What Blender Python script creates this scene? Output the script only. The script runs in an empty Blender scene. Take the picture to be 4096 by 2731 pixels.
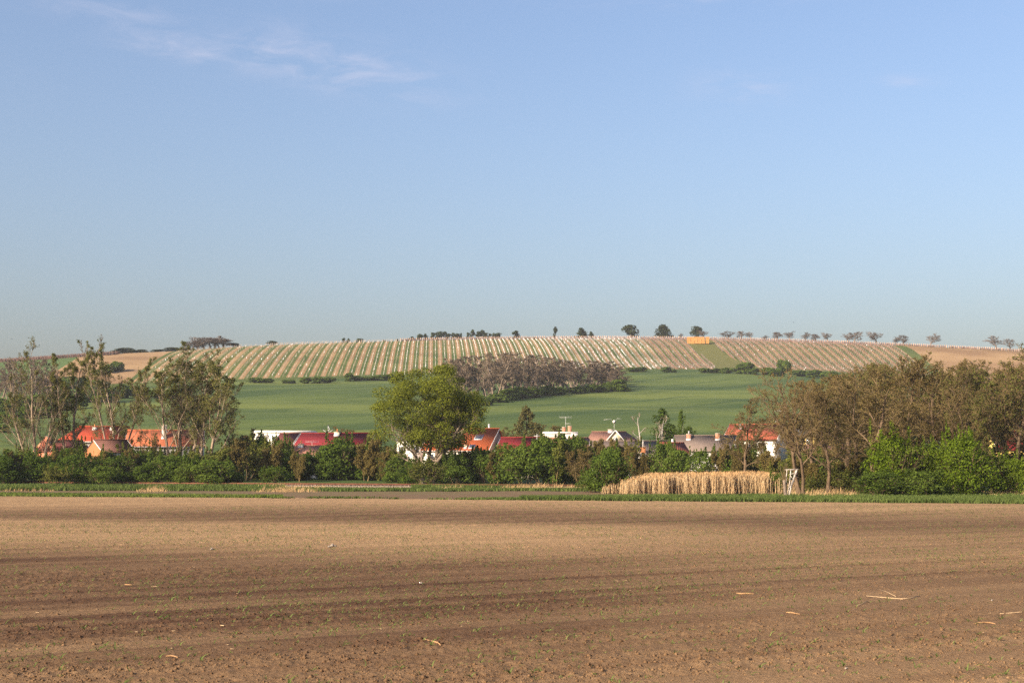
import bpy, math, random
import numpy as np
from math import radians, sin, cos, pi

# ------------------------------------------------------------------ camera, sky, sun, exposure
scene = bpy.context.scene
COL = scene.collection
F = 1422.2                      # focal length in pixels at 1024 px width (50 mm on 36 mm)
EYE = 3.7                       # eye height above the ploughed field
HORIZON = 462.0
TH = math.atan((HORIZON - 341.0) / F)
SUN_AZ, SUN_EL = 227.0, 24.0    # azimuth clockwise from +Y (view axis), elevation

cam_d = bpy.data.cameras.new('camera')
cam_d.lens = 50.0
cam_d.sensor_width = 36.0
cam_d.clip_start = 0.5
cam_d.clip_end = 6000.0
cam = bpy.data.objects.new('camera', cam_d)
COL.objects.link(cam)
cam.location = (0, 0, EYE)
cam.rotation_euler = (pi / 2 + TH, 0, 0)
scene.camera = cam

scene.view_settings.view_transform = 'Standard'
scene.view_settings.look = 'None'
scene.view_settings.gamma = 1.0
scene.view_settings.exposure = 0.85
scene.cycles.use_denoising = False
scene.cycles.use_adaptive_sampling = False
scene.view_settings.use_curve_mapping = False

world = bpy.data.worlds.new('World')
scene.world = world
world.use_nodes = True


def build_world():
    nt = world.node_tree
    N, L = nt.nodes, nt.links
    N.clear()
    out = N.new('ShaderNodeOutputWorld')
    bg = N.new('ShaderNodeBackground')
    bg.inputs['Strength'].default_value = 0.110
    sky = N.new('ShaderNodeTexSky')
    sky.sky_type = 'NISHITA'
    sky.sun_disc = False
    sky.sun_elevation = radians(SUN_EL)
    sky.sun_rotation = radians(SUN_AZ)
    sky.air_density = 1.2
    sky.dust_density = 4.0
    sky.ozone_density = 2.5
    hsv = N.new('ShaderNodeHueSaturation')
    hsv.inputs['Saturation'].default_value = 1.0
    hsv.inputs['Value'].default_value = 1.0
    tint = N.new('ShaderNodeMix')
    tint.data_type = 'RGBA'
    tint.blend_type = 'MULTIPLY'
    tint.inputs['Factor'].default_value = 1.0
    tint.inputs['B'].default_value = (1.0, 0.975, 1.075, 1)
    L.new(sky.outputs['Color'], tint.inputs['A'])
    L.new(tint.outputs['Result'], hsv.inputs['Color'])

    def math_(op, a, b=None, c=None):
        n = N.new('ShaderNodeMath')
        n.operation = op
        for k, v in enumerate((a, b, c)):
            if v is None:
                continue
            if isinstance(v, (int, float)):
                n.inputs[k].default_value = v
            else:
                L.new(v, n.inputs[k])
        return n.outputs[0]

    tc = N.new('ShaderNodeTexCoord')
    sep = N.new('ShaderNodeSeparateXYZ')
    L.new(tc.outputs['Generated'], sep.inputs[0])
    X, Y, Z = sep.outputs
    az = math_('ARCTAN2', X, Y)
    el = math_('ARCSINE', Z)
    comb = N.new('ShaderNodeCombineXYZ')
    L.new(az, comb.inputs[0])
    L.new(el, comb.inputs[1])
    mp = N.new('ShaderNodeMapping')
    mp.inputs['Scale'].default_value = (22, 75, 1)
    mp.inputs['Rotation'].default_value = (0, 0, radians(18))
    L.new(comb.outputs[0], mp.inputs[0])
    nz = N.new('ShaderNodeTexNoise')
    nz.inputs['Scale'].default_value = 1.0
    nz.inputs['Detail'].default_value = 7.0
    nz.inputs['Roughness'].default_value = 0.6
    nz.inputs['Distortion'].default_value = 0.6
    L.new(mp.outputs[0], nz.inputs['Vector'])
    wisp = N.new('ShaderNodeMapRange')
    wisp.interpolation_type = 'SMOOTHSTEP'
    wisp.inputs[1].default_value = 0.36
    wisp.inputs[2].default_value = 0.74
    L.new(nz.outputs[0], wisp.inputs[0])
    total = None
    # thin fair-weather wisps: azimuth, elevation, half width, half height, tilt, strength
    D = 180 / pi
    for (px, py, rx, ry, tilt, s) in ((165, 58, 62, 13, 0.12, 0.75), (250, 62, 55, 12, 0.10, 0.45), (325, 66, 105, 23, 0.17, 1.0),
                                      (90, 28, 75, 9, 0.02, 0.55), (745, 92, 45, 15, 0.02, 0.7), (912, 95, 26, 6, 0.05, 0.6),
                                      (200, -2, 150, 7, 0.0, 0.5), (760, 2, 160, 8, 0.0, 0.5),
                                      (-300, 80, 160, 26, 0.1, 0.8), (1400, 60, 200, 25, 0.1, 0.8), (600, -160, 260, 30, 0.1, 0.8)):
        a0 = math.atan((px - 512) / F)
        e0 = TH + math.atan((341 - py) / F)
        da = math_('SUBTRACT', az, a0)
        de = math_('SUBTRACT', el, e0)
        de = math_('ADD', de, math_('MULTIPLY', da, tilt))
        da = math_('MULTIPLY', da, F / rx)
        de = math_('MULTIPLY', de, F / ry)
        r2 = math_('ADD', math_('MULTIPLY', da, da), math_('MULTIPLY', de, de))
        g = math_('MULTIPLY', math_('POWER', 2.718, math_('MULTIPLY', r2, -1.0)), s)
        total = g if total is None else math_('ADD', total, g)
    fac = math_('MULTIPLY', math_('MULTIPLY', total, wisp.outputs[0]), 0.48)
    fac = math_('MINIMUM', fac, 0.7)
    mix = N.new('ShaderNodeMix')
    mix.data_type = 'RGBA'
    L.new(fac, mix.inputs['Factor'])
    L.new(hsv.outputs[0], mix.inputs['A'])
    mix.inputs['B'].default_value = (3.6, 3.6, 4.4, 1)
    L.new(mix.outputs['Result'], bg.inputs['Color'])
    L.new(bg.outputs[0], out.inputs[0])


build_world()

sun_d = bpy.data.lights.new('sun', 'SUN')
sun_d.energy = 5.0
sun_d.angle = radians(0.55)
sun_d.color = (1.0, 0.84, 0.66)
sun = bpy.data.objects.new('sun', sun_d)
COL.objects.link(sun)
sun.location = (-200, -150, 200)
from mathutils import Vector
_a, _e = radians(SUN_AZ), radians(SUN_EL)
SUN = Vector((sin(_a) * cos(_e), cos(_a) * cos(_e), sin(_e)))
sun.rotation_euler = SUN.to_track_quat('Z', 'Y').to_euler()

# ------------------------------------------------------------------ helpers: pixels <-> places, terrain


def slope(py):
    b = (341.0 - np.asarray(py, float)) / F
    return (sin(TH) + b * cos(TH)) / (cos(TH) - b * sin(TH))


def at(px, py, Y):
    """the point seen at pixel (px, py) at depth Y"""
    b = (341.0 - py) / F
    t = Y / (cos(TH) - b * sin(TH))
    return np.array([(px - 512.0) / F * t, Y, EYE + t * (sin(TH) + b * cos(TH))])


def proj(x, y, z):
    dy, dz = y, z - EYE
    w = dy * cos(TH) + dz * sin(TH)
    v = -dy * sin(TH) + dz * cos(TH)
    return 512 + F * x / w, 341 - F * v / w


def table(pairs):
    xs = np.array([p[0] for p in pairs], float)
    ys = np.array([p[1] for p in pairs], float)
    g = np.linspace(-700, 1724, 1213)
    v = np.interp(g, xs, ys)
    k = np.exp(-0.5 * (np.arange(-30, 31) / 9.0) ** 2)
    k /= k.sum()
    v = np.convolve(np.pad(v, 30, mode='edge'), k, mode='valid')
    return lambda px: np.interp(px, g, v)


B1 = table([(-700, 412), (-200, 398), (0, 392), (100, 386), (180, 383), (240, 381), (350, 377.5), (450, 374), (550, 371),
            (640, 369.5), (760, 369.3), (830, 371), (880, 376), (960, 384), (1024, 390), (1224, 402), (1724, 415)])
CR = table([(-700, 382), (-200, 368), (0, 361), (60, 357), (125, 352.5), (175, 351), (205, 348.5), (230, 346.5), (260, 345),
            (330, 342.5), (400, 340.5), (480, 338.7), (560, 338), (640, 338), (720, 339), (800, 341), (860, 343.3), (925, 346),
            (1024, 351), (1224, 362), (1724, 380)])
D1 = table([(-700, 700), (-200, 720), (100, 760), (240, 790), (350, 830), (434, 870), (560, 900), (700, 930), (809, 970),
            (1024, 960), (1724, 930)])
D2 = table([(-700, 830), (-200, 850), (100, 890), (240, 940), (350, 1000), (434, 1045), (560, 1075), (700, 1085), (809, 1085),
            (1024, 1075), (1724, 1050)])


def gprof(px, t):
    a = 1 - (1 - t) ** 1.55
    s = t * t * (3 - 2 * t)
    b = 0.72 * s + 0.28 * a
    w = np.clip((px - 560) / 120.0, 0, 1)
    return a * (1 - w) + b * w


def _hash(ix, iy, seed):
    n = (ix.astype(np.int64) * 374761393 + iy.astype(np.int64) * 668265263 + seed * 144665) & 0x7fffffff
    n = ((n ^ (n >> 13)) * 1274126177) & 0x7fffffff
    return ((n ^ (n >> 16)) & 0xffff) / 65535.0


def vnoise(x, y, seed=0):
    ix, iy = np.floor(x), np.floor(y)
    fx, fy = x - ix, y - iy
    fx = fx * fx * (3 - 2 * fx)
    fy = fy * fy * (3 - 2 * fy)
    a = _hash(ix, iy, seed)
    b = _hash(ix + 1, iy, seed)
    c = _hash(ix, iy + 1, seed)
    d = _hash(ix + 1, iy + 1, seed)
    return (a * (1 - fx) + b * fx) * (1 - fy) + (c * (1 - fx) + d * fx) * fy


def fbm(x, y, seed=0, oct=4, gain=0.5):
    s, a, t = 0.0, 1.0, 0.0
    for o in range(oct):
        s = s + a * (vnoise(x * 2 ** o + 17.3 * o, y * 2 ** o - 9.1 * o, seed + o) - 0.5)
        t += a
        a *= gain
    return s / t


def ground(x, y):
    """height of the land at plan position (x, y); the near field is flat at 0"""
    x = np.asarray(x, float)
    y = np.asarray(y, float)
    d = np.maximum(y, 1.0)
    px = 512 + F * x / d
    zv = np.interp(d, [0, 196, 212, 226, 250, 275, 310], [0, 0, 0.35, 0.55, 1.2, 2.4, 6.0])
    b1, cr, d1, d2 = B1(px), CR(px), D1(px), D2(px)
    z1 = EYE + d1 * slope(b1)
    t = np.clip((d - 310) / (d1 - 310), 0, 1)
    bump = 5.0 * fbm(x / 150.0 + 0.4, y / 110.0, 5, 3) * np.sin(np.pi * t)
    zg = 6.0 + (z1 - 6.0) * (0.82 * t + 0.18 * t * t) + bump
    t2 = np.clip((d - d1) / (d2 - d1), 0, 1)
    zv2 = EYE + d * slope(b1 + (cr - b1) * gprof(px, t2))
    zc = EYE + d2 * slope(cr)
    zb = zc - 0.015 * (d - d2) - 0.00004 * (d - d2) ** 2
    return np.where(d <= 310, zv, np.where(d <= d1, zg, np.where(d <= d2, zv2, zb)))


def ground_at(px, py):
    """where the line of sight through a pixel meets the land beyond the near field"""
    ds = np.concatenate([np.arange(120, 400, 1.0), np.arange(400, 1120, 2.0)])
    p = np.array([at(px, py, d) for d in ds])
    g = ground(p[:, 0], p[:, 1])
    k = np.nonzero(p[:, 2] <= g)[0]
    if len(k) == 0:
        d = float(D2(px)) + 4
        x = at(px, py, d)[0]
        return np.array([x, d, float(ground(x, d))])
    p = p[k[0]]
    p[2] = float(ground(p[0], p[1]))
    return p


# ------------------------------------------------------------------ helpers: objects


def tag(o, label=None, cat=None, group=None, kind=None):
    if label:
        o['label'] = label
    if cat:
        o['category'] = cat
    if group:
        o['group'] = group
    if kind:
        o['kind'] = kind
    return o


def empty(name, loc, rz=0.0, label=None, cat=None, group=None):
    o = bpy.data.objects.new(name, None)
    o.empty_display_size = 0.5
    COL.objects.link(o)
    o.location = [float(v) for v in loc]
    o.rotation_euler = (0, 0, rz)
    return tag(o, label, cat, group)


def mesh_of(name, V, Fs, mat, tint=None, smooth=False, attrs=None):
    """V (n,3); Fs a list of (m,k) index arrays"""
    me = bpy.data.meshes.new(name)
    V = np.asarray(V, np.float32)
    if not isinstance(Fs, (list, tuple)):
        Fs = [Fs]
    Fs = [np.asarray(f, np.int32) for f in Fs if len(f)]
    nl = sum(f.size for f in Fs)
    nf = sum(len(f) for f in Fs)
    me.vertices.add(len(V))
    me.vertices.foreach_set('co', V.ravel())
    me.loops.add(nl)
    me.loops.foreach_set('vertex_index', np.concatenate([f.ravel() for f in Fs]))
    me.polygons.add(nf)
    tot = np.concatenate([np.full(len(f), f.shape[1], np.int32) for f in Fs])
    st = np.concatenate([[0], np.cumsum(tot)[:-1]]).astype(np.int32)
    me.polygons.foreach_set('loop_start', st)
    me.polygons.foreach_set('loop_total', tot)
    if smooth:
        me.polygons.foreach_set('use_smooth', np.ones(nf, bool))
    if tint is not None:
        a = me.attributes.new('tint', 'FLOAT', 'POINT')
        a.data.foreach_set('value', np.asarray(tint, np.float32))
    for k, v in (attrs or {}).items():
        a = me.attributes.new(k, 'FLOAT', 'POINT')
        a.data.foreach_set('value', np.asarray(v, np.float32))
    if mat:
        me.materials.append(mat)
    me.update(calc_edges=True)
    me.validate(verbose=False)
    return me


def link(name, me, parent=None, loc=None, kind=None):
    o = bpy.data.objects.new(name, me)
    COL.objects.link(o)
    if parent:
        o.parent = parent
    if loc is not None:
        o.location = [float(v) for v in loc]
    if kind:
        o['kind'] = kind
    return o


class MB:
    """collects boxes, prisms, tubes into one mesh"""

    def __init__(s):
        s.V, s.Q, s.T, s.n = [], [], [], 0

    def add(s, V, quads=(), tris=()):
        V = np.asarray(V, float)
        if len(quads):
            s.Q.append(np.asarray(quads, int) + s.n)
        if len(tris):
            s.T.append(np.asarray(tris, int) + s.n)
        s.V.append(V)
        s.n += len(V)

    def box(s, x0, x1, y0, y1, z0, z1):
        V = [(x, y, z) for z in (z0, z1) for y in (y0, y1) for x in (x0, x1)]
        s.add(V, [(0, 2, 3, 1), (4, 5, 7, 6), (0, 1, 5, 4), (2, 6, 7, 3), (0, 4, 6, 2), (1, 3, 7, 5)])
        return s

    def poly_slab(s, pts, off):
        """a flat polygon given thickness by the offset vector"""
        p = np.asarray(pts, float)
        q = p + np.asarray(off, float)
        n = len(p)
        s.add(np.vstack([p, q]), [(i, (i + 1) % n, n + (i + 1) % n, n + i) for i in range(n)])
        for base, rev in ((0, True), (n, False)):
            if n == 4:
                f = [base + i for i in range(4)]
                s.Q.append(np.array([f[::-1] if rev else f]) + s.n - 2 * n)
            else:
                f = [(base, base + i, base + i + 1) for i in range(1, n - 1)]
                s.T.append(np.array([t[::-1] if rev else t for t in f]) + s.n - 2 * n)
        return s

    def tube(s, pts, rad, k=6):
        V, Q = tubes(np.asarray(pts, float)[None], np.broadcast_to(np.asarray(rad, float), (len(pts),))[None], k)
        s.add(V, Q)
        c0, c1 = s.n - len(V), s.n - k
        s.T.append(np.array([(c0, c0 + i + 1, c0 + i) for i in range(1, k - 1)] + [(c1, c1 + i, c1 + i + 1) for i in range(1, k - 1)]))
        return s

    def build(s, name, mat, parent=None, loc=None, smooth=False, kind=None):
        fs = []
        if s.Q:
            fs.append(np.vstack(s.Q))
        if s.T:
            fs.append(np.vstack(s.T))
        me = mesh_of(name, np.vstack(s.V), fs, mat, smooth=smooth)
        return link(name, me, parent, loc, kind)


def norm(v):
    return v / np.maximum(np.linalg.norm(v, axis=-1, keepdims=True), 1e-9)


def tubes(P, R, k):
    """P (N,M,3), R (N,M) -> ring-joined tubes"""
    N, M, _ = P.shape
    T = np.gradient(P, axis=1)
    T = norm(T)
    ref = np.where(np.abs(T[:, :1, 2:3]) > 0.8, np.array([[[1., 0, 0]]]), np.array([[[0, 0, 1.]]]))
    a = norm(np.cross(T, np.broadcast_to(ref, T.shape)))
    b = np.cross(T, a)
    ang = np.arange(k) * 2 * pi / k
    ring = a[:, :, None] * np.cos(ang)[None, None, :, None] + b[:, :, None] * np.sin(ang)[None, None, :, None]
    V = (P[:, :, None] + ring * R[:, :, None, None]).reshape(-1, 3)
    base = (np.arange(N) * M * k)[:, None, None]
    m = (np.arange(M - 1) * k)[None, :, None]
    j = np.arange(k)[None, None, :]
    j2 = (j + 1) % k
    Q = np.stack([base + m + j, base + m + j2, base + m + k + j2, base + m + k + j], -1).reshape(-1, 4)
    return V, Q


def boxes(P, w, h, rng=None, lean=0.0, d=None):
    """many small upright square posts"""
    P = np.asarray(P, float)
    n = len(P)
    w = np.broadcast_to(np.asarray(w, float), (n,))
    d = w if d is None else np.broadcast_to(np.asarray(d, float), (n,))
    h = np.broadcast_to(np.asarray(h, float), (n,))
    ln = (rng.normal(0, lean, (n, 2)) if rng is not None and lean else np.zeros((n, 2)))
    sx = np.array([-1, 1, 1, -1]) * 0.5
    sy = np.array([-1, -1, 1, 1]) * 0.5
    lo = np.stack([P[:, None, 0] + sx * w[:, None], P[:, None, 1] + sy * d[:, None], np.repeat(P[:, 2:3], 4, 1) - 0.1], -1)
    hi = np.stack([P[:, None, 0] + sx * w[:, None] + (ln[:, 0] * h)[:, None], P[:, None, 1] + sy * d[:, None] + (ln[:, 1] * h)[:, None],
                   np.repeat((P[:, 2] + h)[:, None], 4, 1)], -1)
    V = np.concatenate([lo, hi], 1).reshape(-1, 3)
    b = (np.arange(n) * 8)[:, None, None]
    f = np.array([(0, 1, 5, 4), (1, 2, 6, 5), (2, 3, 7, 6), (3, 0, 4, 7), (4, 5, 6, 7)])[None]
    return V, (b + f).reshape(-1, 4)


def leaf_quads(P, Nrm, size, rng, aspect=0.62):
    """one small rhombic leaf (or leaf spray) per point"""
    n = len(P)
    Nrm = norm(Nrm)
    r = norm(rng.normal(size=(n, 3)))
    a = norm(np.cross(Nrm, r))
    b = np.cross(Nrm, a)
    s = np.broadcast_to(np.asarray(size, float), (n,))[:, None]
    bend = Nrm * s * 0.18
    V = np.stack([P - a * s, P - b * s * aspect + bend, P + a * s, P + b * s * aspect + bend], 1).reshape(-1, 3)
    Q = (np.arange(n) * 4)[:, None] + np.array([0, 1, 2, 3])[None]
    return V, Q


# ------------------------------------------------------------------ helpers: labels

ORD = ['first', 'second', 'third', 'fourth', 'fifth', 'sixth', 'seventh', 'eighth', 'ninth', 'tenth', 'eleventh', 'twelfth',
       'thirteenth', 'fourteenth', 'fifteenth', 'sixteenth', 'seventeenth', 'eighteenth', 'nineteenth', 'twentieth'] + \
      ['twenty-' + w for w in ('first', 'second', 'third', 'fourth', 'fifth', 'sixth', 'seventh', 'eighth', 'ninth')] + ['thirtieth'] + \
      ['thirty-' + w for w in ('first', 'second', 'third', 'fourth', 'fifth', 'sixth', 'seventh', 'eighth', 'ninth')]


def label_by_landmark(items, landmarks):
    """items: list of (px, look); landmarks: list of (px, phrase).  Each label names look, landmark and order from the left there."""
    near = [min(range(len(landmarks)), key=lambda k: abs(landmarks[k][0] - it[0])) for it in items]
    out = [None] * len(items)
    groups = {}
    for i, it in enumerate(items):
        groups.setdefault((near[i], it[1]), []).append(i)
    for (k, look), ids in groups.items():
        ids.sort(key=lambda i: items[i][0])
        for r, i in enumerate(ids):
            if len(ids) == 1:
                out[i] = '%s %s' % (look, landmarks[k][1])
            else:
                o = 'leftmost' if r == 0 else 'rightmost' if r == len(ids) - 1 else ORD[r] + ' from left'
                out[i] = '%s %s, %s' % (look, landmarks[k][1], o)
            if len(out[i].split()) > 16:
                print('LONG', out[i])
    return out


# ------------------------------------------------------------------ materials


class NT:
    def __init__(s, name):
        s.m = bpy.data.materials.new(name)
        s.m.use_nodes = True
        s.N, s.L = s.m.node_tree.nodes, s.m.node_tree.links
        s.N.clear()
        s.out = s.N.new('ShaderNodeOutputMaterial')

    def n(s, t, **kw):
        x = s.N.new(t)
        for k, v in kw.items():
            setattr(x, k, v)
        return x

    def put(s, sock, v):
        if v is None:
            return
        if isinstance(v, (int, float)):
            sock.default_value = v
        elif isinstance(v, (tuple, list)):
            sock.default_value = tuple(v) + ((1,) if len(v) == 3 and sock.type == 'RGBA' else ())
        else:
            s.L.new(v, sock)

    def math(s, op, a, b=None, c=None, clamp=False):
        x = s.n('ShaderNodeMath', operation=op, use_clamp=clamp)
        for k, v in enumerate((a, b, c)):
            s.put(x.inputs[k], v)
        return x.outputs[0]

    def mix(s, f, a, b, mode='MIX'):
        x = s.n('ShaderNodeMix', data_type='RGBA', blend_type=mode)
        s.put(x.inputs['Factor'], f)
        s.put(x.inputs['A'], a)
        s.put(x.inputs['B'], b)
        return x.outputs['Result']

    def noise(s, vec, scale, detail=4, rough=0.55, dist=0.0, stretch=None, rot=0.0):
        if stretch is not None or rot:
            mp = s.n('ShaderNodeMapping')
            mp.inputs['Scale'].default_value = stretch or (1, 1, 1)
            mp.inputs['Rotation'].default_value = (0, 0, rot)
            s.L.new(vec, mp.inputs[0])
            vec = mp.outputs[0]
        x = s.n('ShaderNodeTexNoise')
        s.L.new(vec, x.inputs['Vector'])
        x.inputs['Scale'].default_value = scale
        x.inputs['Detail'].default_value = detail
        x.inputs['Roughness'].default_value = rough
        x.inputs['Distortion'].default_value = dist
        return x.outputs[0]

    def step(s, v, a, b):
        x = s.n('ShaderNodeMapRange', interpolation_type='SMOOTHSTEP')
        s.put(x.inputs[0], v)
        x.inputs[1].default_value = a
        x.inputs[2].default_value = b
        return x.outputs[0]

    def pos(s):
        return s.n('ShaderNodeNewGeometry').outputs['Position']

    def obj(s):
        return s.n('ShaderNodeTexCoord').outputs['Object']

    def attr(s, name):
        return s.n('ShaderNodeAttribute', attribute_name=name).outputs['Fac']

    def bump(s, h, strength=0.4, dist=0.05):
        x = s.n('ShaderNodeBump')
        x.inputs['Strength'].default_value = strength
        x.inputs['Distance'].default_value = dist
        s.L.new(h, x.inputs['Height'])
        return x.outputs[0]

    def surf(s, col, rough=0.8, spec=0.25, normal=None, metal=0.0):
        p = s.n('ShaderNodeBsdfPrincipled')
        s.put(p.inputs['Base Color'], col)
        s.put(p.inputs['Roughness'], rough)
        p.inputs['Specular IOR Level'].default_value = spec
        p.inputs['Metallic'].default_value = metal
        if normal is not None:
            s.L.new(normal, p.inputs['Normal'])
        s.L.new(p.outputs[0], s.out.inputs[0])
        return s.m


def mat_plain(name, col, rough=0.8, var=0.25, scale=3.0, spec=0.2, bump=0.0, metal=0.0):
    t = NT(name)
    v = t.obj()
    f = t.noise(v, scale, 5, 0.6)
    dark = tuple(c * (1 - var) for c in col)
    lite = tuple(min(1, c * (1 + var)) for c in col)
    c = t.mix(t.step(f, 0.3, 0.7), dark, lite)
    nb = t.bump(t.noise(v, scale * 6, 3), bump, 0.02) if bump else None
    return t.surf(c, rough, spec, nb, metal)


def mat_leaf(name, dark, lite, trans=0.42, rnd=0.6):
    """leaves: each leaf its own tint, each plant its own tone"""
    t = NT(name)
    r = t.n('ShaderNodeObjectInfo').outputs['Random']
    f = t.math('ADD', t.attr('tint'), t.math('MULTIPLY', t.math('SUBTRACT', r, 0.5), rnd), clamp=True)
    c = t.mix(f, dark, lite)
    d = t.n('ShaderNodeBsdfDiffuse')
    t.L.new(c, d.inputs[0])
    tr = t.n('ShaderNodeBsdfTranslucent')
    t.L.new(t.mix(0.5, c, tuple(min(1, x * 1.25) for x in lite)), tr.inputs[0])
    m1 = t.n('ShaderNodeMixShader')
    m1.inputs[0].default_value = trans
    t.L.new(d.outputs[0], m1.inputs[1])
    t.L.new(tr.outputs[0], m1.inputs[2])
    t.L.new(m1.outputs[0], t.out.inputs[0])
    return t.m


def mat_bark(name, dark, lite, scale=2.5):
    t = NT(name)
    v = t.obj()
    r = t.n('ShaderNodeObjectInfo').outputs['Random']
    f = t.noise(v, scale, 5, 0.65, stretch=(1, 1, 0.35))
    f = t.math('ADD', t.step(f, 0.32, 0.68), t.math('MULTIPLY', t.math('SUBTRACT', r, 0.5), 0.3), clamp=True)
    return t.surf(t.mix(f, dark, lite), 0.9, 0.1)

# ------------------------------------------------------------------ the land


def mat_soil():
    t = NT('ploughed_soil')
    p = t.pos()
    wet = t.attr('moist')
    n1 = t.noise(p, 9.0, 6, 0.65)
    n2 = t.noise(p, 0.5, 5, 0.6, stretch=(1, 1, 1))
    n3 = t.noise(p, 45.0, 3, 0.6)
    dry = t.mix(t.step(n1, 0.3, 0.7), (0.320, 0.198, 0.096), (0.420, 0.275, 0.142))
    damp = t.mix(t.step(n1, 0.3, 0.7), (0.064, 0.034, 0.019), (0.112, 0.061, 0.035))
    w = t.math('ADD', wet, t.math('MULTIPLY', t.math('SUBTRACT', n2, 0.5), 0.25), clamp=True)
    c = t.mix(w, dry, damp)
    h = t.math('ADD', t.math('MULTIPLY', n1, 1.0), t.math('MULTIPLY', n3, 0.3))
    return t.surf(c, 0.95, 0.05, t.bump(h, 0.9, 0.05))


ROWD = np.array([sin(radians(60)), cos(radians(60))])      # direction the seed rows run
ROWN = np.array([-ROWD[1], ROWD[0]])
EDGE = [(-200, 495.0), (0, 495.8), (300, 497.6), (512, 499.2), (700, 500.7), (1024, 503.2), (1300, 505)]   # far edge of the ploughed field


def edge_depth(px, off=0.0):
    py = np.interp(px, [e[0] for e in EDGE], [e[1] for e in EDGE]) + off
    return -EYE / slope(py)


def field_height(x, y):
    q = x * ROWN[0] + y * ROWN[1]
    a = x * ROWD[0] + y * ROWD[1]
    lane = fbm(q / 1.9, a / 160.0, 31, 2)
    z = 0.05 * lane + 0.055 * fbm(q / 0.45, a / 90.0, 33, 2) * np.clip((95 - y) / 40, 0.25, 1)
    rough = np.clip(0.55 + 2.2 * fbm(q / 2.4, a / 60.0, 77, 2), 0.12, 1.3)
    z = z + rough * (0.075 * fbm(x / 0.22, y / 0.22, 3, 3) + 0.05 * fbm(x / 0.09, y / 0.09, 13, 2))
    z = z + 0.016 * np.cos(q * 2 * pi / 0.75) * np.clip((58 - y) / 25, 0, 1)
    z = z + 0.9 * fbm(x / 70.0 + 3, y / 38.0 + 1.7, 41, 2) * np.clip((y - 25) / 40, 0, 1) * np.clip((edge_depth(512 + F * x / np.maximum(y, 1)) - y) / 30, 0, 1)
    return z


def moisture(x, y):
    """lasting soil tone: pale dried crests, dark damp hollows"""
    yy = np.maximum(y, 12.0)
    px, py = proj(x, yy, 0.0 * x)
    n = fbm(x / 26.0, y / 14.0, 90, 3)
    n2 = fbm((x * ROWN[0] + y * ROWN[1]) / 1.3, (x * ROWD[0] + y * ROWD[1]) / 40.0, 91, 3)
    v = np.interp(py, [496, 500, 506, 511, 514, 518, 522, 530, 540, 549, 558, 575, 600, 625, 650, 690],
                  [0.22, 0.16, 0.22, 0.50, 0.72, 0.66, 0.14, 0.08, 0.18, 0.52, 0.78, 0.90, 0.88, 0.78, 0.64, 0.54])
    vr = np.interp(py, [496, 503, 508, 513, 519, 526, 534, 545, 560, 580, 605, 630, 660, 690],
                   [0.22, 0.16, 0.20, 0.50, 0.74, 0.68, 0.50, 0.50, 0.62, 0.62, 0.56, 0.50, 0.44, 0.41])
    w = np.clip((px + 120 * n - 420) / 420.0, 0, 1)
    w = w * w * (3 - 2 * w)
    n3 = fbm((x * ROWN[0] + y * ROWN[1]) / 0.5, (x * ROWD[0] + y * ROWD[1]) / 70.0, 92, 2)
    return np.clip(v * (1 - w) + vr * w + 0.30 * n + 0.36 * n2 + 0.34 * n3, 0, 1)


def build_field():
    nu, nd = 1150, 430
    APEX = 12.0
    u = np.linspace(-0.56, 0.56, nu)
    s = np.linspace(0, 1, nd)
    near, far = 19.0, 1.0
    # rows: dense near, following the slanted far edge
    U, S = np.meshgrid(u, s)
    e = np.full_like(U, 150.0)
    for _ in range(4):
        X = U * (e + APEX)
        e = edge_depth(512 + F * X / e) + 0.6
    inv = (1 / near) + (1 / e - 1 / near) * (0.55 * S + 0.45 * S ** 2 * 1.0)
    inv = 1 / near + (1 / e - 1 / near) * S ** 0.85
    Yg = 1 / inv
    Xg = U * (Yg + APEX)
    Zg = field_height(Xg, Yg)
    V = np.stack([Xg, Yg, Zg], -1).reshape(-1, 3)
    i = np.arange(nd - 1)[:, None] * nu + np.arange(nu - 1)[None]
    Q = np.stack([i, i + 1, i + nu + 1, i + nu], -1).reshape(-1, 4)
    moist = moisture(V[:, 0], V[:, 1])
    # behind the photographer the same field goes on, coarser
    cu = np.linspace(-90, 90, 61)
    cy = np.linspace(-90, 18.9, 40)
    CX, CY = np.meshgrid(cu, cy)
    cv = np.stack([CX, CY, 0 * CX - 0.02], -1).reshape(-1, 3)
    ci = np.arange(39)[:, None] * 61 + np.arange(60)[None]
    CQ = np.stack([ci, ci + 1, ci + 62, ci + 61], -1).reshape(-1, 4) + len(V)
    # and to both sides
    side = []
    for sg in (-1, 1):
        yy = np.linspace(18.9, 160, 40)
        xa = sg * 0.56 * (yy + APEX)
        xb = np.full_like(yy, sg * 180.0)
        rows = []
        for f in np.linspace(0, 1, 12):
            rows.append(np.stack([xa + (xb - xa) * f, yy, 0 * yy - 0.02], -1))
        side.append(np.stack(rows, 1).reshape(-1, 3))
    nV = len(V) + len(cv)
    SQ = []
    for k, sv in enumerate(side):
        si = np.arange(39)[:, None] * 12 + np.arange(11)[None]
        SQ.append(np.stack([si, si + 1, si + 13, si + 12], -1).reshape(-1, 4) + nV)
        nV += len(sv)
    allV = np.vstack([V, cv] + side)
    m2 = np.concatenate([moist, np.full(len(cv), 0.4), np.full(len(side[0]) * 2, 0.45)])
    me = mesh_of('ploughed_field', allV, [Q, CQ] + SQ, mat_soil(), smooth=True, attrs={'moist': m2})
    return link('ploughed_field', me, kind='structure')


build_field()


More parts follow.
